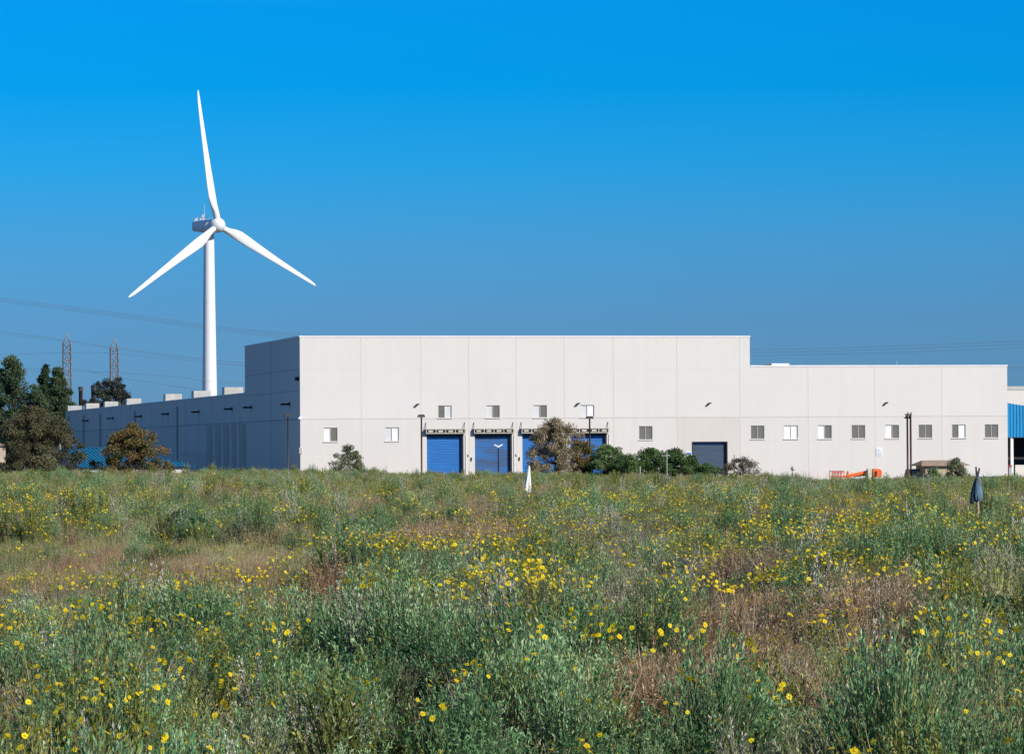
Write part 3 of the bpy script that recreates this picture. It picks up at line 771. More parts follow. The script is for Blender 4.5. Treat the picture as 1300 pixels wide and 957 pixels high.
tree('green_bush', 'green bush right of the thin stake, before the slate door', 'bush', gp(858, 292), hgt(858, 572, 292), 4.4, L_grn, 28, 'dome', 90, 140, 0.11, 0.34, 0.1, 0.0)
tree('green_bush', 'small low green bush beneath the slate grey door', 'bush', gp(900, 291), hgt(900, 590, 291), 4.2, L_grn, 29, 'dome', 40, 120, 0.10, 0.3, 0.08, 0.0)
tree('dry_shrub', 'grey brown twiggy shrub right of the slate door', 'shrub', gp(943, 291), hgt(943, 582, 291), 4.0, L_dry, 30, 'dome', 60, 60, 0.09, 0.32, 0.08, 0.0, twig=9)
tree('green_bush', 'loose green bush in front of the small tan hut', 'bush', gp(1214, 290), hgt(1214, 583, 290), 1.9, L_dol, 31, 'dome', 40, 100, 0.10, 0.3, 0.08, 0.0)
tree('green_bush', 'dark low bush at the left side of the small tan hut', 'bush', gp(1184, 290), hgt(1184, 596, 290), 1.2, L_grn, 32, 'dome', 26, 100, 0.10, 0.28, 0.08, 0.0)
tree('dead_sapling', 'bare dark sapling stump standing before the white wall', 'sapling', gp(1005.5, 291), hgt(1005.5, 590, 291), 0.4, L_dol, 33, 'col', 6, 10, 0.06, 0.1, 0.06, 0.2, twig=6)

# ------------------------------------------------------------------ blue hipped roof building, fence, hut, etc.
Yb = 312.0
A = at(92, 569, Yb+4); B = at(186, 564.5, Yb+4); Cc = at(258, 592, Yb); D = at(101, 598, Yb)
t = empty('blue_roofed_shelter', ((A.x+Cc.x)/2, Yb, YZ), 'low building with a blue ribbed hipped metal roof before the shaded wall', 'building')
ez = Cc.z; rz_ = A.z; t.rotation_euler.z = R(28); t.scale.x = 1.1
D = Vector((A.x-0.3, Yb, ez)); E2 = Vector((A.x-0.3, Yb+8, ez)); F2 = Vector((Cc.x, Yb+8, ez)); A = Vector((A.x, Yb+4, rz_)); B = Vector((B.x, Yb+4, rz_)); Cc = Vector((Cc.x, Yb, ez))
MB().poly([D, Cc, B, A, E2, F2], [(0, 1, 2, 3), (1, 5, 2), (5, 4, 3, 2), (4, 0, 3)]).build('roof', M['blue_roof'], t)
mb = MB()
x = D.x+0.2
nrm = Vector((0, -(rz_-ez), 4)).normalized()
while x < Cc.x-0.2:
    if x <= B.x: topz = Vector((x, Yb+4, rz_))
    else:
        f_ = (Cc.x-x)/(Cc.x-B.x); topz = Vector((x, Yb+4*f_, ez+(rz_-ez)*f_))
    mb.tube([Vector((x, Yb, ez))+nrm*0.02, topz+nrm*0.02], 0.035, 4); x += 0.36
mb.build('seam', M['blue_rib'], t)
mb = MB(); mb.tube([A+Vector((0, 0, 0.03)), B+Vector((0, 0, 0.03))], 0.07, 6); mb.tube([B, Cc], 0.05, 6); mb.build('ridge_cap', M['blue_rib'], t)
MB().box(D.x+0.5, Cc.x-0.5, Yb+0.4, Yb+7.6, YZ, ez-0.002).build('wall', M['frame'], t)
q = at(99, 566, Yb+4)
MB().tube([(q.x, Yb+4, rz_-0.2), (q.x, Yb+4, rz_+0.15), (q.x, Yb+4, rz_+0.32)], [0.14, 0.14, 0.04], 8).build('vent', M['white_metal'], t)
# picket fence by the pilasters
def fence(p0, p1, Y, top, label):
    a = at(p0, 580, Y); b = at(p1, 580, Y); zt_ = at((p0+p1)/2, top, Y).z
    t = empty('picket_fence', (a.x, Y, YZ), label, 'fence')
    mb = MB(); x = a.x
    while x < b.x: mb.box(x, x+0.06, Y, Y+0.03, YZ+0.1, zt_); x += 0.2
    mb.build('picket', M['galv'], t)
    MB().box(a.x, b.x, Y+0.032, Y+0.07, zt_-0.25, zt_-0.18).build('rail', M['galv'], t)
fence(229, 266, 322, 573.5, 'grey metal picket fence between the blue roof and the shaded wall')
# beige wall at left edge
p = at(7, 560, 330)
o = empty('beige_building', (p.x, 330, YZ), 'sliver of beige stucco building at the left edge behind the olive shrub', 'building')
MB().box(p.x-14, p.x, 330, 338, YZ, at(5, 566, 330).z).build('wall', M['beige'], o)
MB().box(p.x-14.2, p.x+0.2, 329.8, 338.2, at(5, 566, 330).z+0.002, at(5, 562, 330).z).build('roof', M['shingle'], o)

# hut
Yh = 297.0
A = at(1170, 590.5, Yh); B = at(1231, 590.5, Yh); rt_ = at(1200, 584, Yh+1.5)
t = empty('small_hut', ((A.x+B.x)/2, Yh, YZ), 'small tan hut with a brown shingled hipped roof by the white wall', 'hut')
ez = A.z
w0, w1 = at(1176.5, 590, Yh).x, at(1225.5, 590, Yh).x
MB().box(w0, w1, Yh+0.3, Yh+2.7, YZ, ez).build('wall', M['tan'], t)
A3 = [(A.x, Yh-0.05, ez), (B.x, Yh-0.05, ez), (B.x, Yh+3.05, ez), (A.x, Yh+3.05, ez), (w0+0.1, Yh+1.5, rt_.z), (w1-0.1, Yh+1.5, rt_.z)]
A4 = [(x, y, z-0.06) for x, y, z in A3[:4]]
MB().poly(A3+A4, [(0, 1, 5, 4), (1, 2, 5), (2, 3, 4, 5), (3, 0, 4), (6, 7, 1, 0), (7, 8, 2, 1), (8, 9, 3, 2), (9, 6, 0, 3), (9, 8, 7, 6)]).build('roof', M['shingle'], t)
# grey tarp-covered crate left of hut
a, b = at(1151, 600, 299), at(1170, 600, 299); zt_ = at(1160, 595.5, 299).z
t = MB().poly([(a.x, 298.5, YZ), (b.x, 298.5, YZ), (b.x, 300.5, YZ), (a.x, 300.5, YZ), (a.x+0.35, 298.7, zt_), (b.x, 298.7, zt_+0.03), (b.x, 300.3, zt_+0.03), (a.x+0.35, 300.3, zt_)],
         [(3, 2, 1, 0), (4, 5, 6, 7), (0, 1, 5, 4), (1, 2, 6, 5), (2, 3, 7, 6), (3, 0, 4, 7)]).build('equipment_cover', M['grey_box'])
tag(t, 'low grey covered box between the two brown poles and the tan hut', 'cover')
# guard rail
a, b = at(1232, 603, 296), at(1277, 603, 296); zt_ = a.z
t = empty('guard_rail', (a.x, 296, YZ), 'low white guard rail on dark posts at the right end of the wall', 'railing')
MB().box(a.x, b.x, 295.95, 296.0, zt_-0.12, zt_+0.05).build('rail', M['white_metal'], t)
MB().box(a.x, b.x, 295.95, 296.0, zt_-0.22, zt_-0.125).build('lower_rail', M['dark'], t)
for k in range(4):
    x = a.x+(b.x-a.x)*k/3; MB().box(x-0.04, x+0.04, 296.002, 296.08, YZ, zt_+(0.1 if k == 3 else 0)).build('post', M['dark'], t)

# ------------------------------------------------------------------ boom lift
def lift():
    Yl = 300.0
    P = lambda px, py: at(px, py, Yl)
    c = P(1090, 606)
    t = empty('boom_lift', (c.x, Yl, YZ), 'orange folded boom lift parked before the white wall', 'boom lift')
    cz = P(1090, 606).z
    ch = MB().box(P(1079, 600).x, P(1114, 600).x, Yl-0.8, Yl+0.8, YZ+0.35, cz-0.02).build('chassis', M['frame'], t, bevel=0.05)
    for px in (1083, 1109):
        for s in (-1, 1):
            x = P(px, 606).x; y = Yl+s*0.85
            wl = MB().tube([(x, y-0.14, YZ+0.42), (x, y+0.14, YZ+0.42)], 0.42, 20).build('wheel', M['rubber'], t, True)
            MB().tube([(x, y-0.16, YZ+0.42), (x, y+0.16, YZ+0.42)], 0.2, 14).build('rim', M['white_metal'], wl)
    # rounded orange counterweight
    a, b = P(1105, 600).x, P(1117, 600).x; z0, z1 = P(1110, 606).z, P(1110, 594.8).z
    mb = MB(); ws = []
    prof = []
    for k in range(20):
        an = 2*math.pi*k/20; e = 0.7
        prof.append(((a+b)/2+(b-a)/2*math.copysign(abs(math.cos(an))**e, math.cos(an)), (z0+z1)/2+(z1-z0)/2*math.copysign(abs(math.sin(an))**e, math.sin(an))))
    n = 20
    for y in (Yl-0.6, Yl+0.6):
        for x, z in prof: mb.v.append(Vector((x, y, z)))
    for k in range(n): mb.f.append((k, (k+1) % n, n+(k+1) % n, n+k))
    mb.f.append(tuple(range(n-1, -1, -1))); mb.f.append(tuple(n+k for k in range(n)))
    mb.build('counterweight', M['orange'], t, bevel=0.04)
    MB().box(a+0.15, a+0.35, Yl-0.62, Yl-0.602, z0+0.1, z1-0.2).build('decal', M['dark'], t)
    a, b = P(1099.5, 600).x, P(1104.5, 600).x
    MB().box(a, b, Yl-0.5, Yl-0.1, YZ+0.4, P(1102, 595).z).build('mast', M['cream'], t)
    A, B = P(1101, 599), P(1075, 604.5)
    mb = MB(); mb.tube([A, B], 0.15, 6); mb.tube([B+Vector((0, 0, -0.1)), B+Vector((0.1, 0, 0.4))], 0.09, 6); mb.build('arm', M['orange'], t)
    MB().tube([P(1101, 602.5), P(1084, 604.5)], 0.07, 6).build('ram', M['dark'], t)
    mb = MB(); x0, x1 = P(1055.5, 600).x, P(1069, 600).x; zb, zt_ = P(1062, 607).z-0.3, P(1062, 598).z
    for y in (Yl-0.5, Yl+0.5):
        for z in (zb, (zb+zt_)/2, zt_-0.1 if y < Yl else zt_): mb.tube([(x0, y, z), (x1, y, z)], 0.035, 6)
        for k in range(5):
            x = x0+(x1-x0)*k/4; mb.tube([(x, y, zb), (x, y, zt_)], 0.03, 6)
    for x in (x0, x1):
        for z in (zb, zt_): mb.tube([(x, Yl-0.5, z), (x, Yl+0.5, z)], 0.035, 6)
    mb.build('basket', M['red'], t)
    MB().tube([P(1076, 604), P(1069, 605)], 0.08, 6).build('jib', M['orange'], t)
lift()

# ------------------------------------------------------------------ lamp posts and poles
def lamp_post(px, ptop, Y, label, m_='brown_pole', rad=0.075, head='shoe', group='lamp posts by the warehouse'):
    p = at(px, ptop, Y); b = at(px, 575, Y)
    x = b.x
    t = empty('lamp_post', (x, Y, YZ), label, 'lamp post', group)
    MB().tube([(x, Y, YZ), (x, Y, p.z-0.1)], [rad, rad*0.8], 10).build('pole', M[m_], t, True)
    MB().tube([(x, Y, YZ), (x, Y, YZ+0.25)], rad*2, 10).build('base', M['frame'], t)
    if head == 'shoe':
        MB().poly([(x-0.3, Y-0.28, p.z-0.1), (x+0.26, Y-0.28, p.z-0.1), (x+0.2, Y-0.2, p.z+0.12), (x-0.2, Y-0.2, p.z+0.12), (x-0.3, Y+0.28, p.z-0.1), (x+0.26, Y+0.28, p.z-0.1), (x+0.2, Y+0.2, p.z+0.12), (x-0.2, Y+0.2, p.z+0.12)],
                  [(0, 1, 2, 3), (7, 6, 5, 4), (0, 4, 5, 1), (1, 5, 6, 2), (2, 6, 7, 3), (3, 7, 4, 0)]).build('lamp_head', M['dark'], t)
    elif head == 'wing':
        mb = MB()
        for s in (-1, 1): mb.poly([(x, Y-0.12, p.z-0.06), (x+s*0.36, Y-0.12, p.z+0.14), (x+s*0.3, Y-0.12, p.z+0.2), (x, Y-0.12, p.z+0.06), (x, Y+0.12, p.z-0.06), (x+s*0.36, Y+0.12, p.z+0.14), (x+s*0.3, Y+0.12, p.z+0.2), (x, Y+0.12, p.z+0.06)],
                  [(0, 1, 2, 3), (7, 6, 5, 4), (0, 4, 5, 1), (1, 5, 6, 2), (2, 6, 7, 3), (3, 7, 4, 0)])
        mb.build('lamp_head', M['white_metal'], t)
    elif head == 'hook':
        hd = MB().tube([(x, Y, p.z-0.1), (x+0.02, Y, p.z+0.02), (x-0.1, Y-0.04, p.z+0.05), (x-0.15, Y-0.06, p.z-0.25)], [0.07, 0.1, 0.13, 0.16], 10).build('lamp_head', M['dark'], t, True)
        MB().box(x+0.02, x+0.08, Y-0.05, Y+0.05, p.z, p.z+0.25).build('photocell', M['dark'], hd)
    return t
lamp_post(535.2, 528, 301, 'dark brown lamp post just left of the first loading door')
lamp_post(748.8, 530, 299, 'dark brown lamp post standing before the right hand loading door')
lamp_post(365.7, 527.5, 303, 'slim brown lamp post standing against the shaded side wall', rad=0.055)
lamp_post(632.5, 567, 296, 'slim lamp post with a white winged head before the dusty blue door', 'dark', 0.05, 'wing')
lamp_post(1152.2, 527, 298, 'brown pole with hooked dark head, left one of the close pair', head='hook', rad=0.09)
lamp_post(1156.3, 527, 298.6, 'brown pole with hooked dark head, right one of the close pair', head='hook', rad=0.09)

def stake(px, top, Y, label, bar=None, rad=0.03, m_='frame', name='stake'):
    p = at(px, top, Y); g0 = ground(at(px, 590, Y).x, Y)
    t = MB().tube([(p.x, Y, g0-0.1), (p.x+0.01, Y, p.z)], [rad, rad*0.8], 6)
    if bar:
        q = at(px, bar, Y); t.tube([(q.x-0.35, Y, q.z), (q.x+0.25, Y, q.z+0.03)], rad*0.8, 6)
    o = t.build(name, M[m_]); tag(o, label, 'stake')
stake(846.5, 571, 270, 'thin metal stake with a short crossbar between the green bushes', 578.5, 0.03)
stake(812.5, 592, 262, 'short pale stake in front of the green bushes', None, 0.045, 'galv')
stake(932, 577, 292, 'thin dark rod above the twiggy shrub, left one', None, 0.03, 'dark', 'marker_rod')
stake(943, 578, 292, 'thin dark rod above the twiggy shrub, right one', None, 0.03, 'dark', 'marker_rod')

# white rag on a post
def cloth(mbd, cx, cy, prof, folds, n=40, seed=1):
    r = random.Random(seed); ph = [r.uniform(0, 6.28) for _ in range(4)]
    base = len(mbd.v)
    for (z, xo, hx, hy) in prof:
        for j in range(n):
            a = 2*math.pi*j/n
            w = 1+folds*(math.sin(a*3+ph[0]+z*2)*0.5+math.sin(a*5+ph[1]-z*3)*0.5+math.sin(a*9+ph[2]+z*5)*0.25)
            mbd.v.append(Vector((cx+xo+math.cos(a)*hx*w, cy+math.sin(a)*hy*w, z+folds*0.08*math.sin(a*4+ph[3]))))
    for k in range(len(prof)-1):
        for j in range(n): mbd.f.append((base+k*n+j, base+k*n+(j+1) % n, base+(k+1)*n+(j+1) % n, base+(k+1)*n+j))
    mbd.f.append(tuple(base+j for j in range(n-1, -1, -1))); mbd.f.append(tuple(base+(len(prof)-1)*n+j for j in range(n)))
gpt = on_ground(671, 629, 0.5); Yf = gpt.y
zt_ = at(671, 592, Yf).z
t = empty('rag_post', (gpt.x, Yf, gpt.z), 'short post wrapped in a pale white rag in the meadow', 'post')
MB().tube([(gpt.x+0.03, Yf, gpt.z-0.1), (gpt.x+0.03, Yf, zt_-0.15)], 0.035, 8).build('post', M['wood'], t)
mb = MB(); zz = lambda py: at(671, py, Yf).z
cloth(mb, gpt.x, Yf, [(zz(626), -0.03, 0.11, 0.08), (zz(623), -0.03, 0.135, 0.09), (zz(615), -0.02, 0.125, 0.09), (zz(606), 0.0, 0.09, 0.07), (zz(600), 0.01, 0.07, 0.06), (zz(595), 0.03, 0.05, 0.05), (zz(591.5), 0.03, 0.02, 0.02)], 0.25, seed=3)
mb.build('rag', M['cloth_white'], t, True)
# denim-like cloth on a stake with two sticks
gpt = on_ground(1241, 668, 0.5); Yf = gpt.y
zz = lambda py: at(1241, py, Yf).z
t = empty('cloth_post', (gpt.x, Yf, gpt.z), 'wooden stake draped with faded blue cloth and two crossed sticks', 'post')
MB().tube([(gpt.x+0.02, Yf, gpt.z-0.1), (gpt.x, Yf, zz(604))], 0.04, 8).build('stake', M['wood'], t)
s1 = at(1239, 592.5, Yf); s2 = at(1243.5, 594, Yf)
MB().tube([(gpt.x+0.02, Yf+0.05, zz(612)), s1], [0.03, 0.02], 6).build('stick', M['stick'], t)
MB().tube([(gpt.x-0.04, Yf-0.05, zz(612)), s2], [0.03, 0.02], 6).build('stick', M['stick'], t)
mb = MB()
cloth(mb, gpt.x, Yf, [(zz(635.5), 0.0, 0.08, 0.07), (zz(634), 0.01, 0.10, 0.10), (zz(628), 0.01, 0.105, 0.10), (zz(620), 0.0, 0.09, 0.08), (zz(612), 0.0, 0.07, 0.06), (zz(605), 0.0, 0.04, 0.04), (zz(602), 0.0, 0.02, 0.02)], 0.45, seed=5)
mb.build('cloth', M['cloth_blue'], t, True)
mb = MB()
cloth(mb, gpt.x-0.10, Yf+0.03, [(zz(639), -0.02, 0.03, 0.05), (zz(636), -0.01, 0.055, 0.06), (zz(624), 0.02, 0.06, 0.06), (zz(612), 0.06, 0.04, 0.05), (zz(606), 0.1, 0.02, 0.03)], 0.25, seed=6)
mb.build('cloth', mat('dark_cloth', (0.05, 0.075, 0.095), 0.95, 0.3, 8), t, True)

# ------------------------------------------------------------------ meadow plants (instanced ground cover)
L_a = leafmat('brittlebush_leaf', (0.016, 0.05, 0.018), (0.155, 0.325, 0.125), (0.50, 0.64, 0.34), 0.22, 0.12)
L_b = leafmat('sage_leaf', (0.08, 0.095, 0.045), (0.40, 0.42, 0.235), (0.74, 0.71, 0.50), 0.25, 0.12)
L_c = leafmat('weed_leaf', (0.03, 0.04, 0.008), (0.24, 0.28, 0.05), (0.60, 0.52, 0.16), 0.3, 0.12)
L_d = leafmat('dry_grass_blade', (0.19, 0.115, 0.06), (0.52, 0.35, 0.20), (0.76, 0.60, 0.41), 0.3, 0.2)
L_g = leafmat('green_grass_blade', (0.15, 0.165, 0.05), (0.40, 0.40, 0.15), (0.64, 0.57, 0.30), 0.3, 0.2)
L_t = leafmat('dead_twig', (0.06, 0.045, 0.035), (0.26, 0.20, 0.155), (0.58, 0.51, 0.44), 0.0, 0.3)
L_p = leafmat('pale_seed_head', (0.16, 0.12, 0.09), (0.50, 0.46, 0.40), (0.78, 0.75, 0.68), 0.15, 0.3)
L_y = leafmat('yellow_green_leaf', (0.05, 0.07, 0.012), (0.33, 0.38, 0.085), (0.66, 0.64, 0.24), 0.25, 0.15)
L_f = leafmat('flower_petal', (0.80, 0.55, 0.005), (0.90, 0.72, 0.008), (0.95, 0.84, 0.02), 0.25, 0.3)
M['stem'] = mat('stem', (0.12, 0.13, 0.06), 0.8)
M['disc'] = mat('flower_disc', (0.72, 0.40, 0.01), 0.8)

def finish(mb, name, mats, mi=None):
    me = bpy.data.meshes.new(name); me.from_pydata(mb.v, [], mb.f)
    for m_ in mats: me.materials.append(m_)
    if mb.t:
        a = me.attributes.new('tone', 'FLOAT', 'POINT')
        tt = mb.t+[0.5]*(len(mb.v)-len(mb.t)); a.data.foreach_set('value', tt)
    if mi: me.polygons.foreach_set('material_index', mi)
    return bpy.data.objects.new(name, me)
def stemcurve(r, h, rad, lean):
    a = r.uniform(0, 6.28); q = rad*math.sqrt(r.random())
    b = Vector((math.cos(a)*q*0.3, math.sin(a)*q*0.3, 0)); 
    e = Vector((math.cos(a)*q, math.sin(a)*q, h*(1-0.45*(q/rad)**2)*r.uniform(0.75, 1.08)))
    mid = b.lerp(e, 0.5)+Vector((0, 0, h*0.08))
    return lambda t: (b*(1-t)+mid*t)*(1-t)+(mid*(1-t)+e*t)*t
def bush(name, leafm, h, rad, ns, nl, ll, lw, seed, upw=0.5):
    r = random.Random(seed); mb = MB(); sb = MB()
    for s in range(ns):
        c = stemcurve(r, h, rad, 0)
        tone0 = r.random()
        for k in range(nl):
            t = 0.15+0.87*(k+r.random())/nl
            p = c(min(t, 1.0)); dr = (c(min(1, t+0.02))-c(max(0, t-0.05))).normalized()
            d = (dr*upw+rv(r)*0.9+Vector((0, 0, 0.15))).normalized()
            leaf(mb, p+rv(r)*0.012, d, ll*r.uniform(0.6, 1.25), lw*r.uniform(0.7, 1.2), min(1, max(0, 0.25*tone0+0.25*t+0.5*r.random())), r)
        sb.tube([c(0), c(0.35), c(0.7), c(0.98)], [0.005, 0.004, 0.003, 0.0015], 3, caps=False)
    n1 = len(mb.f); off = len(mb.v); mb.v += sb.v; mb.f += [tuple(i+off for i in f) for f in sb.f]
    return finish(mb, name, [leafm, M['stem']], [0]*n1+[1]*len(sb.f))
def tuft(name, m_, h, rad, n, w, seed, spread=0.5):
    r = random.Random(seed); mb = MB()
    for k in range(n):
        a = r.uniform(0, 6.28); q = rad*math.sqrt(r.random()); b = Vector((math.cos(a)*q, math.sin(a)*q, 0))
        d = Vector((math.cos(a)*spread*r.random()+r.uniform(-.2, .2), math.sin(a)*spread*r.random()+r.uniform(-.2, .2), 1)).normalized()
        L = h*r.uniform(0.4, 1.1); s = Vector((r.uniform(-1, 1), r.uniform(-1, 1), 0)).normalized()*w*0.5
        m1 = b+d*L*0.5; e = b+d*L+Vector((math.cos(a), math.sin(a), -0.3))*L*0.15*r.random()
        i = len(mb.v); mb.v += [b-s, b+s, m1+s*0.8, m1-s*0.8, e]; mb.f += [(i, i+1, i+2, i+3), (i+3, i+2, i+4)]; mb.t += [min(1, max(0, r.gauss(0.5, 0.25)))]*5
        if r.random() < 0.5:
            for j in range(4):
                leaf(mb, m1.lerp(e, 0.4+0.6*j/4), (d+rv(r)*0.6).normalized(), 0.022, 0.009, r.random(), r)
    return finish(mb, name, [m_])
def twigs(name, h, rad, n, seed, m_=None, leafy=0):
    r = random.Random(seed); mb = MB()
    def br(p, d, L, rr, lv):
        e = p+d*L; k0 = len(mb.v); mid = p+d*L*0.5+rv(r)*L*0.08
        mb.tube([p, mid, e], [rr, rr*0.8, rr*0.6], 3, caps=False); mb.t += [r.random()]*(len(mb.v)-k0)
        if lv > 0:
            for _ in range(3): br(p.lerp(e, r.uniform(0.4, 1)), (d+rv(r)*0.75+Vector((0, 0, 0.1))).normalized(), L*r.uniform(0.5, 0.8), rr*0.6, lv-1)
        for _ in range(leafy): leaf(mb, p.lerp(e, r.random()), (d+rv(r)).normalized(), 0.022, 0.008, r.random(), r)
    for k in range(n):
        a = r.uniform(0, 6.28)
        br(Vector((math.cos(a), math.sin(a), 0))*rad*0.2, Vector((math.cos(a)*r.uniform(0.2, 0.9), math.sin(a)*r.uniform(0.2, 0.9), 1)).normalized(), h*0.42*r.uniform(0.7, 1.1), 0.0055, 3)
    return finish(mb, name, [m_ or L_t])
def flowers(name, n, spread, seed, hr=0.025):
    r = random.Random(seed); mb = MB(); mi = []
    for k in range(n):
        a = r.uniform(0, 6.28); q = spread*math.sqrt(r.random())
        top = Vector((math.cos(a)*q, math.sin(a)*q, r.uniform(-0.06, 0.10)))
        nn = (Vector((0.25, -0.45, 0.75))+rv(r)*0.55).normalized()
        s = nn.cross(Vector((0.3, 0.9, 0.1))).normalized(); u = nn.cross(s)
        R_ = hr*r.uniform(0.75, 1.2); np_ = 11; tn = r.random()
        for j in range(np_):
            an = 2*math.pi*(j+r.uniform(-.15, .15))/np_; d = s*math.cos(an)+u*math.sin(an); sd = nn.cross(d)
            i = len(mb.v); dd = (d+nn*r.uniform(-0.15, 0.25))
            mb.v += [top+d*R_*0.2, top+dd*R_*0.6+sd*R_*0.27, top+dd*R_, top+dd*R_*0.6-sd*R_*0.27]; mb.f.append((i, i+1, i+2, i+3)); mi.append(0); mb.t += [min(1, max(0, tn*0.6+r.random()*0.4))]*4
        i = len(mb.v)
        for j in range(6):
            an = 2*math.pi*j/6; mb.v.append(top+(s*math.cos(an)+u*math.sin(an))*R_*0.24+nn*0.003)
        mb.v.append(top+nn*R_*0.28); mb.t += [0.5]*7
        for j in range(6): mb.f.append((i+j, i+(j+1) % 6, i+6)); mi.append(1)
        i0 = len(mb.f); k0 = len(mb.v)
        mb.tube([top-nn*0.004, top-nn*0.05+Vector((0, 0, -0.05)), Vector((top.x*0.6, top.y*0.6, -0.3))], 0.0022, 3, caps=False)
        mb.t += [0.5]*(len(mb.v)-k0); mi += [2]*(len(mb.f)-i0)
    return finish(mb, name, [L_f, M['disc'], M['stem']], mi)

# value noise fields
def nz(x, y, s, o_=0): return noise.noise(Vector((x*s, y*s, o_)))
def ell(px, py, cx, cy, rx, ry):
    return ((px-cx)/rx)**2+((py-cy)/ry)**2
DRY = [(200, 709, 290, 30), (20, 709, 190, 27), (955, 818, 82, 60), (860, 862, 70, 30), (560, 694, 90, 14), (1130, 650, 60, 8), (470, 652, 60, 7), (300, 632, 50, 6), (1010, 668, 50, 8), (385, 772, 52, 36), (184, 603, 16, 6), (703, 629, 22, 7), (880, 625, 18, 6), (1100, 790, 40, 18), (600, 660, 50, 12), (430, 760, 30, 20), (930, 640, 30, 6)]
GREY = [(790, 692, 60, 22), (880, 760, 110, 38), (30, 745, 70, 28), (560, 800, 110, 30), (760, 790, 90, 30), (1110, 610, 90, 10), (440, 790, 30, 40), (520, 715, 60, 14)]
VOID = [(108, 805, 38, 36), (535, 892, 100, 48), (1288, 752, 30, 26), (205, 815, 26, 26), (415, 842, 34, 38), (770, 800, 30, 34), (800, 905, 70, 26), (250, 935, 60, 24), (1040, 930, 80, 24)]
FLW = [(60, 665, 130, 30, 1.0), (250, 730, 260, 16, 1.1), (480, 735, 130, 30, 1.0), (480, 680, 160, 20, 0.6), (660, 700, 150, 30, 0.9), (1010, 705, 190, 60, 1.15), (1190, 700, 140, 30, 1.0), (1090, 775, 60, 22, 1.2),
       (620, 760, 70, 25, 0.8), (880, 655, 200, 25, 0.7), (130, 765, 70, 22, 0.7), (1200, 640, 110, 18, 0.5), (330, 640, 240, 20, 0.35), (1050, 820, 160, 50, 0.6), (180, 830, 160, 50, 0.45), (1230, 790, 60, 40, 0.6), (640, 640, 120, 14, 0.4), (700, 820, 220, 60, 0.5), (370, 845, 80, 25, 0.3)]
kinds = {'scrub': [], 'grass': [], 'brush': [], 'flower': []}
# collections of source plants (never linked to the scene)
def src(name, objs):
    c = bpy.data.collections.new(name)
    for i, ob in enumerate(objs):
        ob.name = 'plant_%02d_%s' % (i, name); c.objects.link(ob)
    return c
scrub_c = src('meadow_scrub', [
    bush('a', L_a, 0.62, 0.40, 100, 40, 0.034, 0.012, 1), bush('a', L_a, 0.50, 0.36, 90, 38, 0.032, 0.012, 2), bush('a', L_a, 0.74, 0.42, 100, 44, 0.034, 0.011, 3, 0.8),
    bush('b', L_b, 0.52, 0.38, 84, 36, 0.034, 0.008, 4, 0.9), bush('b', L_b, 0.42, 0.34, 74, 32, 0.032, 0.008, 5, 0.7),
    bush('c', L_c, 0.62, 0.36, 60, 40, 0.036, 0.016, 6, 0.5), bush('c', L_c, 0.82, 0.28, 34, 40, 0.04, 0.017, 7, 0.7),
    bush('p', L_p, 0.80, 0.16, 12, 46, 0.030, 0.011, 71, 0.9), bush('y', L_y, 0.55, 0.30, 50, 30, 0.036, 0.011, 72, 0.9)])
grass_c = src('meadow_grass', [tuft('d', L_d, 0.55, 0.22, 150, 0.007, 8), tuft('d', L_d, 0.42, 0.28, 170, 0.007, 9, 0.9), tuft('g', L_g, 0.55, 0.22, 150, 0.007, 10), tuft('g', L_g, 0.7, 0.18, 120, 0.007, 12, 0.3)])
brush_c = src('dead_brush', [twigs('t', 0.75, 0.4, 12, 13), twigs('t', 0.6, 0.4, 14, 14, leafy=2), twigs('t', 0.7, 0.4, 12, 15, L_d, 2)])
flower_c = src('yellow_daisies', [flowers('f', 1, 0.02, 16), flowers('f', 3, 0.10, 17), flowers('f', 5, 0.16, 18), flowers('f', 8, 0.24, 19)])

g_ = random.Random(5)
flower_total = 0
def put(k, idx, x, y, z, s, sz=None, tilt=0.12):
    if k == 'scrub' and s > 1: sz = (sz or s); s = 1+(s-1)*0.35
    kinds[k].append((x, y, z, idx, g_.gauss(0, tilt), g_.gauss(0, tilt), g_.uniform(0, 6.28), s, s, sz if sz else s))
def lateral(d, u):                       # ground point at depth d along the view axis, lateral slope u
    return d*math.sin(PSI)+u*d*math.cos(PSI), d*math.cos(PSI)-u*d*math.sin(PSI)
CP = on_ground(1241, 668, 0.5); CQ = on_ground(671, 629, 0.5)
cells = []
d = 17.0
while d < 284:
    step = 0.385 + 0.0017*d
    step_l = step*1.05
    half = 0.155*d+2.5
    x = -half
    while x < half:
        dd = d+g_.uniform(-0.5, 0.5)*step; uu = (x+g_.uniform(-0.5, 0.5)*step_l)/dd
        cells.append((dd, uu)); x += step_l
    d += step
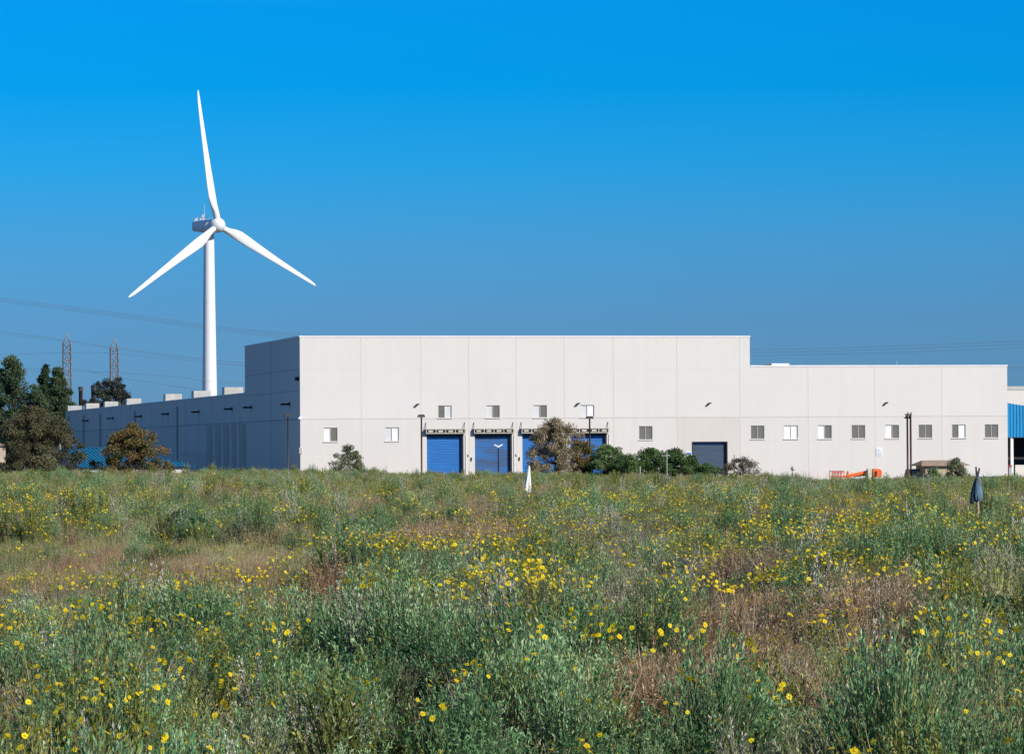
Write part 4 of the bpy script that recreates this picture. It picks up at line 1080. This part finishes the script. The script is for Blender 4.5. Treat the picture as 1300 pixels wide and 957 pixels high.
for dd, uu in cells:
    x, y = lateral(dd, uu); z = ground(x, y)
    px, py, _ = proj(Vector((x, y, z+0.48)))
    n1 = nz(x, y*0.45, 0.30, 1.3); n2 = nz(x, y*0.5, 0.6, 7.7); n3 = nz(x, y*0.6, 0.07, 4.2); n4 = nz(x, y, 1.1, 9.9)
    md_ = 0.95*nz(x, y*0.36, 0.62, 70.5)+0.45*nz(x, y*0.45, 1.5, 71.5)+0.35*nz(x, y*0.5, 0.17, 73.0)
    near = 1-sm(80, 150, dd)
    hf = min(1.6, max(0.28, 0.92+(1.75*near+1.2*(1-near))*md_))*(1-0.42*sm(150, 230, dd))
    if dd > 190: hf = min(hf, 0.74)*(g_.uniform(1.2, 1.75) if g_.random() < 0.05 else 1)
    if px < 430 and 735 < py < 775: hf = min(hf, 0.75)
    for q_ in (CP, CQ):
        if q_.y-24 < y < q_.y+0.1 and abs(x-(q_.x-(q_.y-y)*q_.x/q_.y)) < 0.7: hf = min(hf, 0.38)
    jit = 1+0.8*n2+0.7*n4+0.35*nz(x, y, 2.4, 12.0)
    dry = any(ell(px, py, *e)*jit*1.0 < 1 for e in DRY)
    grey = any(ell(px, py, *e)*jit < 1 for e in GREY)
    void = any(ell(px, py, *e)*jit < 1 for e in VOID)
    if void:
        if g_.random() < 0.5: put('brush', g_.choice((0, 1)), x, y, z-0.1, 0.55)
        continue
    r = g_.random()
    if md_ < -0.20 and g_.random() < 0.85*near+0.2:
        if r < 0.5: put('brush', g_.choice((0, 2)), x, y, z-0.1, 0.45)
        elif r < 0.7: put('grass', g_.choice((0, 2)), x, y, z, 0.5)
        continue
    if dry:
        flat = px < 520 and abs(py-708) < 42
        if flat:
            put('grass', 0 if r < 0.5 else 1, x, y, z, 0.85+0.15*n2)
            if g_.random() < 0.5: put('grass', 1, x+g_.uniform(-.2, .2), y+g_.uniform(-.2, .2), z, 0.8)
            if r > 0.66: put('scrub', g_.choice((3, 4, 8, 8, 0)), x, y, z, g_.uniform(0.5, 1.0))
            elif r > 0.5: put('grass', g_.choice((2, 3)), x, y, z, 1.0)
            if g_.random() < 0.12: put('brush', g_.choice((0, 1, 2)), x, y, z, 0.7)
        else:
            hf = max(hf, 0.8); put('grass', 0 if r < 0.6 else 1, x, y, z, 1.05*hf+0.2)
            if r < 0.7: put('brush', 2, x, y, z, 1.15*hf)
            if r > 0.68: put('scrub', g_.choice((0, 3, 7)), x, y, z, 0.85*hf)
    elif grey:
        if r < 0.22: put('brush', 0 if r < 0.12 else 1, x, y, z, 1.05*hf)
        elif r < 0.75: put('scrub', 3 if r < 0.6 else 4, x, y, z, 1.1*hf)
        elif r < 0.88: put('grass', 1, x, y, z, hf)
        else: put('scrub', 0, x, y, z, hf)
        if g_.random() < 0.2: put('brush', g_.choice((0, 1)), x+0.1, y, z, hf)
        if g_.random() < 0.22: put('scrub', 7, x+0.1, y-0.1, z, hf)
    else:
        far = sm(70, 150, dd)
        wa = 1.0*(1-0.68*far)+1.5*n1; wb = 0.38+0.42*far-1.1*n1+1.2*n3; wc = 0.18+0.22*far+1.5*nz(x, y*0.45, 0.34, 22.0); wg = 0.14+0.50*far+1.1*nz(x, y*0.45, 0.4, 33.0); wt = 0.14+0.04*far+0.8*nz(x, y*0.45, 0.5, 44.0)
        ws = [max(0.02, w) for w in (wa, wb, wc, wg, wt)]; tot = sum(ws); q = r*tot
        sc = hf*(1+0.0012*dd)
        if q < ws[0]: put('scrub', g_.choice((0, 1, 2)), x, y, z, sc*1.05, sc*g_.uniform(0.8, 1.2))
        elif q < ws[0]+ws[1]: put('scrub', g_.choice((3, 4)), x, y, z, sc*1.1, sc*g_.uniform(0.8, 1.25))
        elif q < sum(ws[:3]): put('scrub', g_.choice((5, 6)), x, y, z, sc*1.05, sc*g_.uniform(0.8, 1.1))
        elif q < sum(ws[:4]): put('grass', g_.choice((2, 2, 3, 0)), x, y, z, sc*1.0); put('grass', g_.choice((0, 1, 2)), x+0.15, y+0.1, z, sc*0.9)
        else: put('brush', g_.choice((0, 1, 2)), x, y, z, sc*0.95)
        if g_.random() < 0.09: put('scrub', 7, x+g_.uniform(-.2, .2), y+g_.uniform(-.2, .2), z, sc*g_.uniform(0.8, 1.15))
        if g_.random() < 0.14+0.36*far: put('scrub', 8, x+g_.uniform(-.2, .2), y+g_.uniform(-.2, .2), z, sc*g_.uniform(0.8, 1.15))
        if g_.random() < 0.18+0.25*far: put('grass', g_.choice((0, 2, 2, 3)), x+g_.uniform(-.2, .2), y+g_.uniform(-.2, .2), z, sc*1.0)
    # flowers
    fl = 0.12+0.09*(py > 640)
    for cx, cy, rx, ry, w in FLW:
        e = ell(px, py, cx, cy, rx, ry)
        if e < 1: fl = max(fl, w*(1-e)**0.5)
    fl *= max(0, 0.55+1.5*nz(x, y, 0.6, 55.0)+0.9*nz(x, y, 1.6, 61.0))
    if dry: fl *= 0.25
    pass
    if dd > 200: fl *= 0.5
    for _ in range(int(fl*(6.6-4.9*sm(100, 155, dd)+1.2*(1-sm(45, 65, dd)))+g_.random())):
        k = g_.choices((0, 1, 2, 3), (3, 3, 2, 1) if dd < 70 else (4, 4, 2, 0.4))[0]
        put('flower', k, x+g_.uniform(-.15, .15), y+g_.uniform(-.15, .15), z+0.66*hf*(1+0.0012*dd)+0.03+g_.uniform(-.08, .08), 0.75+0.35*g_.random(), tilt=0.2)
        if g_.random() < 0.4: put('flower', 0, x+g_.uniform(-.3, .3), y-0.2, z+0.5*hf, 1.0, tilt=0.25)

def scatter(name, pts, coll, label, cat):
    me = bpy.data.meshes.new(name); me.from_pydata([p[:3] for p in pts], [], [])
    a = me.attributes.new('pick', 'INT', 'POINT'); a.data.foreach_set('value', [p[3] for p in pts])
    a = me.attributes.new('turn', 'FLOAT_VECTOR', 'POINT'); a.data.foreach_set('vector', [v for p in pts for v in p[4:7]])
    a = me.attributes.new('size', 'FLOAT_VECTOR', 'POINT'); a.data.foreach_set('vector', [v for p in pts for v in p[7:10]])
    o = bpy.data.objects.new(name, me); col.objects.link(o)
    ng = bpy.data.node_groups.new(name, 'GeometryNodeTree')
    ng.interface.new_socket('Geometry', in_out='INPUT', socket_type='NodeSocketGeometry')
    ng.interface.new_socket('Geometry', in_out='OUTPUT', socket_type='NodeSocketGeometry')
    n, l = ng.nodes, ng.links
    gi, go = n.new('NodeGroupInput'), n.new('NodeGroupOutput')
    m2p = n.new('GeometryNodeMeshToPoints'); iop = n.new('GeometryNodeInstanceOnPoints'); ci = n.new('GeometryNodeCollectionInfo')
    ci.inputs['Collection'].default_value = coll; ci.inputs['Separate Children'].default_value = True; ci.inputs['Reset Children'].default_value = True
    def na(nm, ty):
        q = n.new('GeometryNodeInputNamedAttribute'); q.data_type = ty; q.inputs['Name'].default_value = nm; return q.outputs['Attribute']
    l.new(gi.outputs[0], m2p.inputs[0]); l.new(m2p.outputs[0], iop.inputs['Points']); l.new(ci.outputs[0], iop.inputs['Instance'])
    iop.inputs['Pick Instance'].default_value = True
    l.new(na('pick', 'INT'), iop.inputs['Instance Index']); 
    e2r = n.new('FunctionNodeEulerToRotation'); l.new(na('turn', 'FLOAT_VECTOR'), e2r.inputs[0]); l.new(e2r.outputs[0], iop.inputs['Rotation'])
    l.new(na('size', 'FLOAT_VECTOR'), iop.inputs['Scale']); l.new(iop.outputs[0], go.inputs[0])
    md = o.modifiers.new('scatter', 'NODES'); md.node_group = ng
    tag(o, label, cat, kind='stuff'); print(name, len(pts))
scatter('meadow_scrub', kinds['scrub'], scrub_c, 'green and grey leafy scrub covering the whole meadow', 'scrub')
scatter('meadow_grass', kinds['grass'], grass_c, 'tan and olive dry grass tufts among the meadow scrub', 'grass')
scatter('dead_brush', kinds['brush'], brush_c, 'bare grey and brown dead twigs among the meadow plants', 'dead brush')
scatter('yellow_flowers', kinds['flower'], flower_c, 'yellow daisy like flowers scattered over the meadow', 'flowers')

# individual darker shrubs that stand out of the meadow
def meadow_shrub(px, py, w, h, leafm, label, seed, ls=0.06, name='meadow_shrub'):
    p = on_ground(px, py, 0.25)
    tree(name, label, 'shrub', p, h, w, leafm, seed, 'dome', 34, 110, ls, 0.17, 0.03, 0.05)
L_dk = leafmat('dark_shrub_leaf', (0.03, 0.075, 0.03), (0.10, 0.19, 0.075), (0.2, 0.3, 0.13), 0.2, 0.8)
L_bl = leafmat('blue_grey_shrub_leaf', (0.06, 0.09, 0.075), (0.18, 0.23, 0.18), (0.32, 0.36, 0.28), 0.2, 0.8)
meadow_shrub(232, 688, 1.5, 0.95, L_dk, 'dark green rounded shrub left of centre, just behind the rusty grass', 41)
meadow_shrub(118, 683, 1.0, 0.7, L_c, 'olive weedy shrub behind the left end of the rusty grass', 42)
meadow_shrub(1083, 682, 1.2, 0.9, L_c, 'brownish leafy shrub in the right meadow, left of the twin pair', 43)
meadow_shrub(1132, 682, 1.2, 1.0, L_dk, 'dark leafy shrub in the right meadow, right of the twin pair', 44)
meadow_shrub(1092, 738, 1.25, 0.85, L_bl, 'blue grey rounded shrub in the right foreground meadow', 45, 0.05)
meadow_shrub(742, 645, 1.7, 0.9, L_dk, 'dark green low shrub right of the white rag post', 47, 0.08)
meadow_shrub(1286, 700, 1.1, 0.9, L_c, 'olive shrub at the right edge below the draped stake', 48)
meadow_shrub(570, 683, 1.4, 0.9, L_dk, 'dark green shrub in the middle of the meadow below the second blue door', 49)
meadow_shrub(1262, 820, 0.9, 0.7, L_dk, 'dark green shrub in the lower right corner of the meadow', 50, 0.05)

# ------------------------------------------------------------------ light
SUN_EL, SUN_AZ = R(31), R(180-37)          # azimuth clockwise from +Y
sd = Vector((math.sin(SUN_AZ)*math.cos(SUN_EL), math.cos(SUN_AZ)*math.cos(SUN_EL), math.sin(SUN_EL)))
sl = bpy.data.lights.new('sun', 'SUN'); sl.energy = 4.9; sl.angle = R(0.5); sl.color = (1.0, 0.935, 0.83)
so = bpy.data.objects.new('sun', sl); col.objects.link(so)
so.rotation_euler = sd.to_track_quat('Z', 'Y').to_euler()
w = bpy.data.worlds.new('World'); C.world = w; w.use_nodes = True
n, l = w.node_tree.nodes, w.node_tree.links
bg = n['Background']; bg.inputs['Strength'].default_value = 0.1
sky = n.new('ShaderNodeTexSky'); sky.sky_type = 'NISHITA'; sky.sun_disc = False
sky.sun_elevation = SUN_EL; sky.sun_rotation = SUN_AZ; sky.altitude = 0; sky.air_density = 1.0; sky.dust_density = 0.3; sky.ozone_density = 2.0
TINT = True
if TINT:
    # clear-air tint that deepens with elevation (direction based, so the same from anywhere)
    tc = n.new('ShaderNodeTexCoord'); sp = n.new('ShaderNodeSeparateXYZ'); l.new(tc.outputs['Generated'], sp.inputs[0])
    rp = n.new('ShaderNodeValToRGB'); mr = n.new('ShaderNodeMapRange'); mr.inputs[1].default_value = 0.0; mr.inputs[2].default_value = 0.25
    l.new(sp.outputs['Z'], mr.inputs[0]); l.new(mr.outputs[0], rp.inputs[0])
    rp.color_ramp.interpolation = 'LINEAR'
    stops = [(0.0, (.18, .42, 1.0)), (.033, (.150, .42, .97)), (.052, (.112, .47, 1.03)), (.072, (.04, .52, 1.136)), (.092, (.004, .53, 1.18)), (.113, (.004, .55, 1.22)), (.17, (.34, .70, 1.12)), (.25, (.50, .76, 1.06))]
    K = 1.25
    for i_, (z_, c_) in enumerate(stops):
        e_ = rp.color_ramp.elements[0] if i_ == 0 else (rp.color_ramp.elements[-1] if i_ == len(stops)-1 else rp.color_ramp.elements.new(z_/0.25))
        e_.position = z_/0.25; e_.color = (*[v/K for v in c_], 1)
    bg.inputs['Strength'].default_value = 0.1*K
    mx = n.new('ShaderNodeMix'); mx.data_type = 'RGBA'; mx.blend_type = 'MULTIPLY'; mx.inputs[0].default_value = 1
    l.new(sky.outputs[0], mx.inputs[6]); l.new(rp.outputs[0], mx.inputs[7]); l.new(mx.outputs[2], bg.inputs['Color'])
else: l.new(sky.outputs[0], bg.inputs['Color'])
C.render.engine = 'CYCLES'
C.view_settings.view_transform = 'Standard'; C.view_settings.look = 'None'; C.view_settings.exposure = 0.0; C.view_settings.gamma = 1
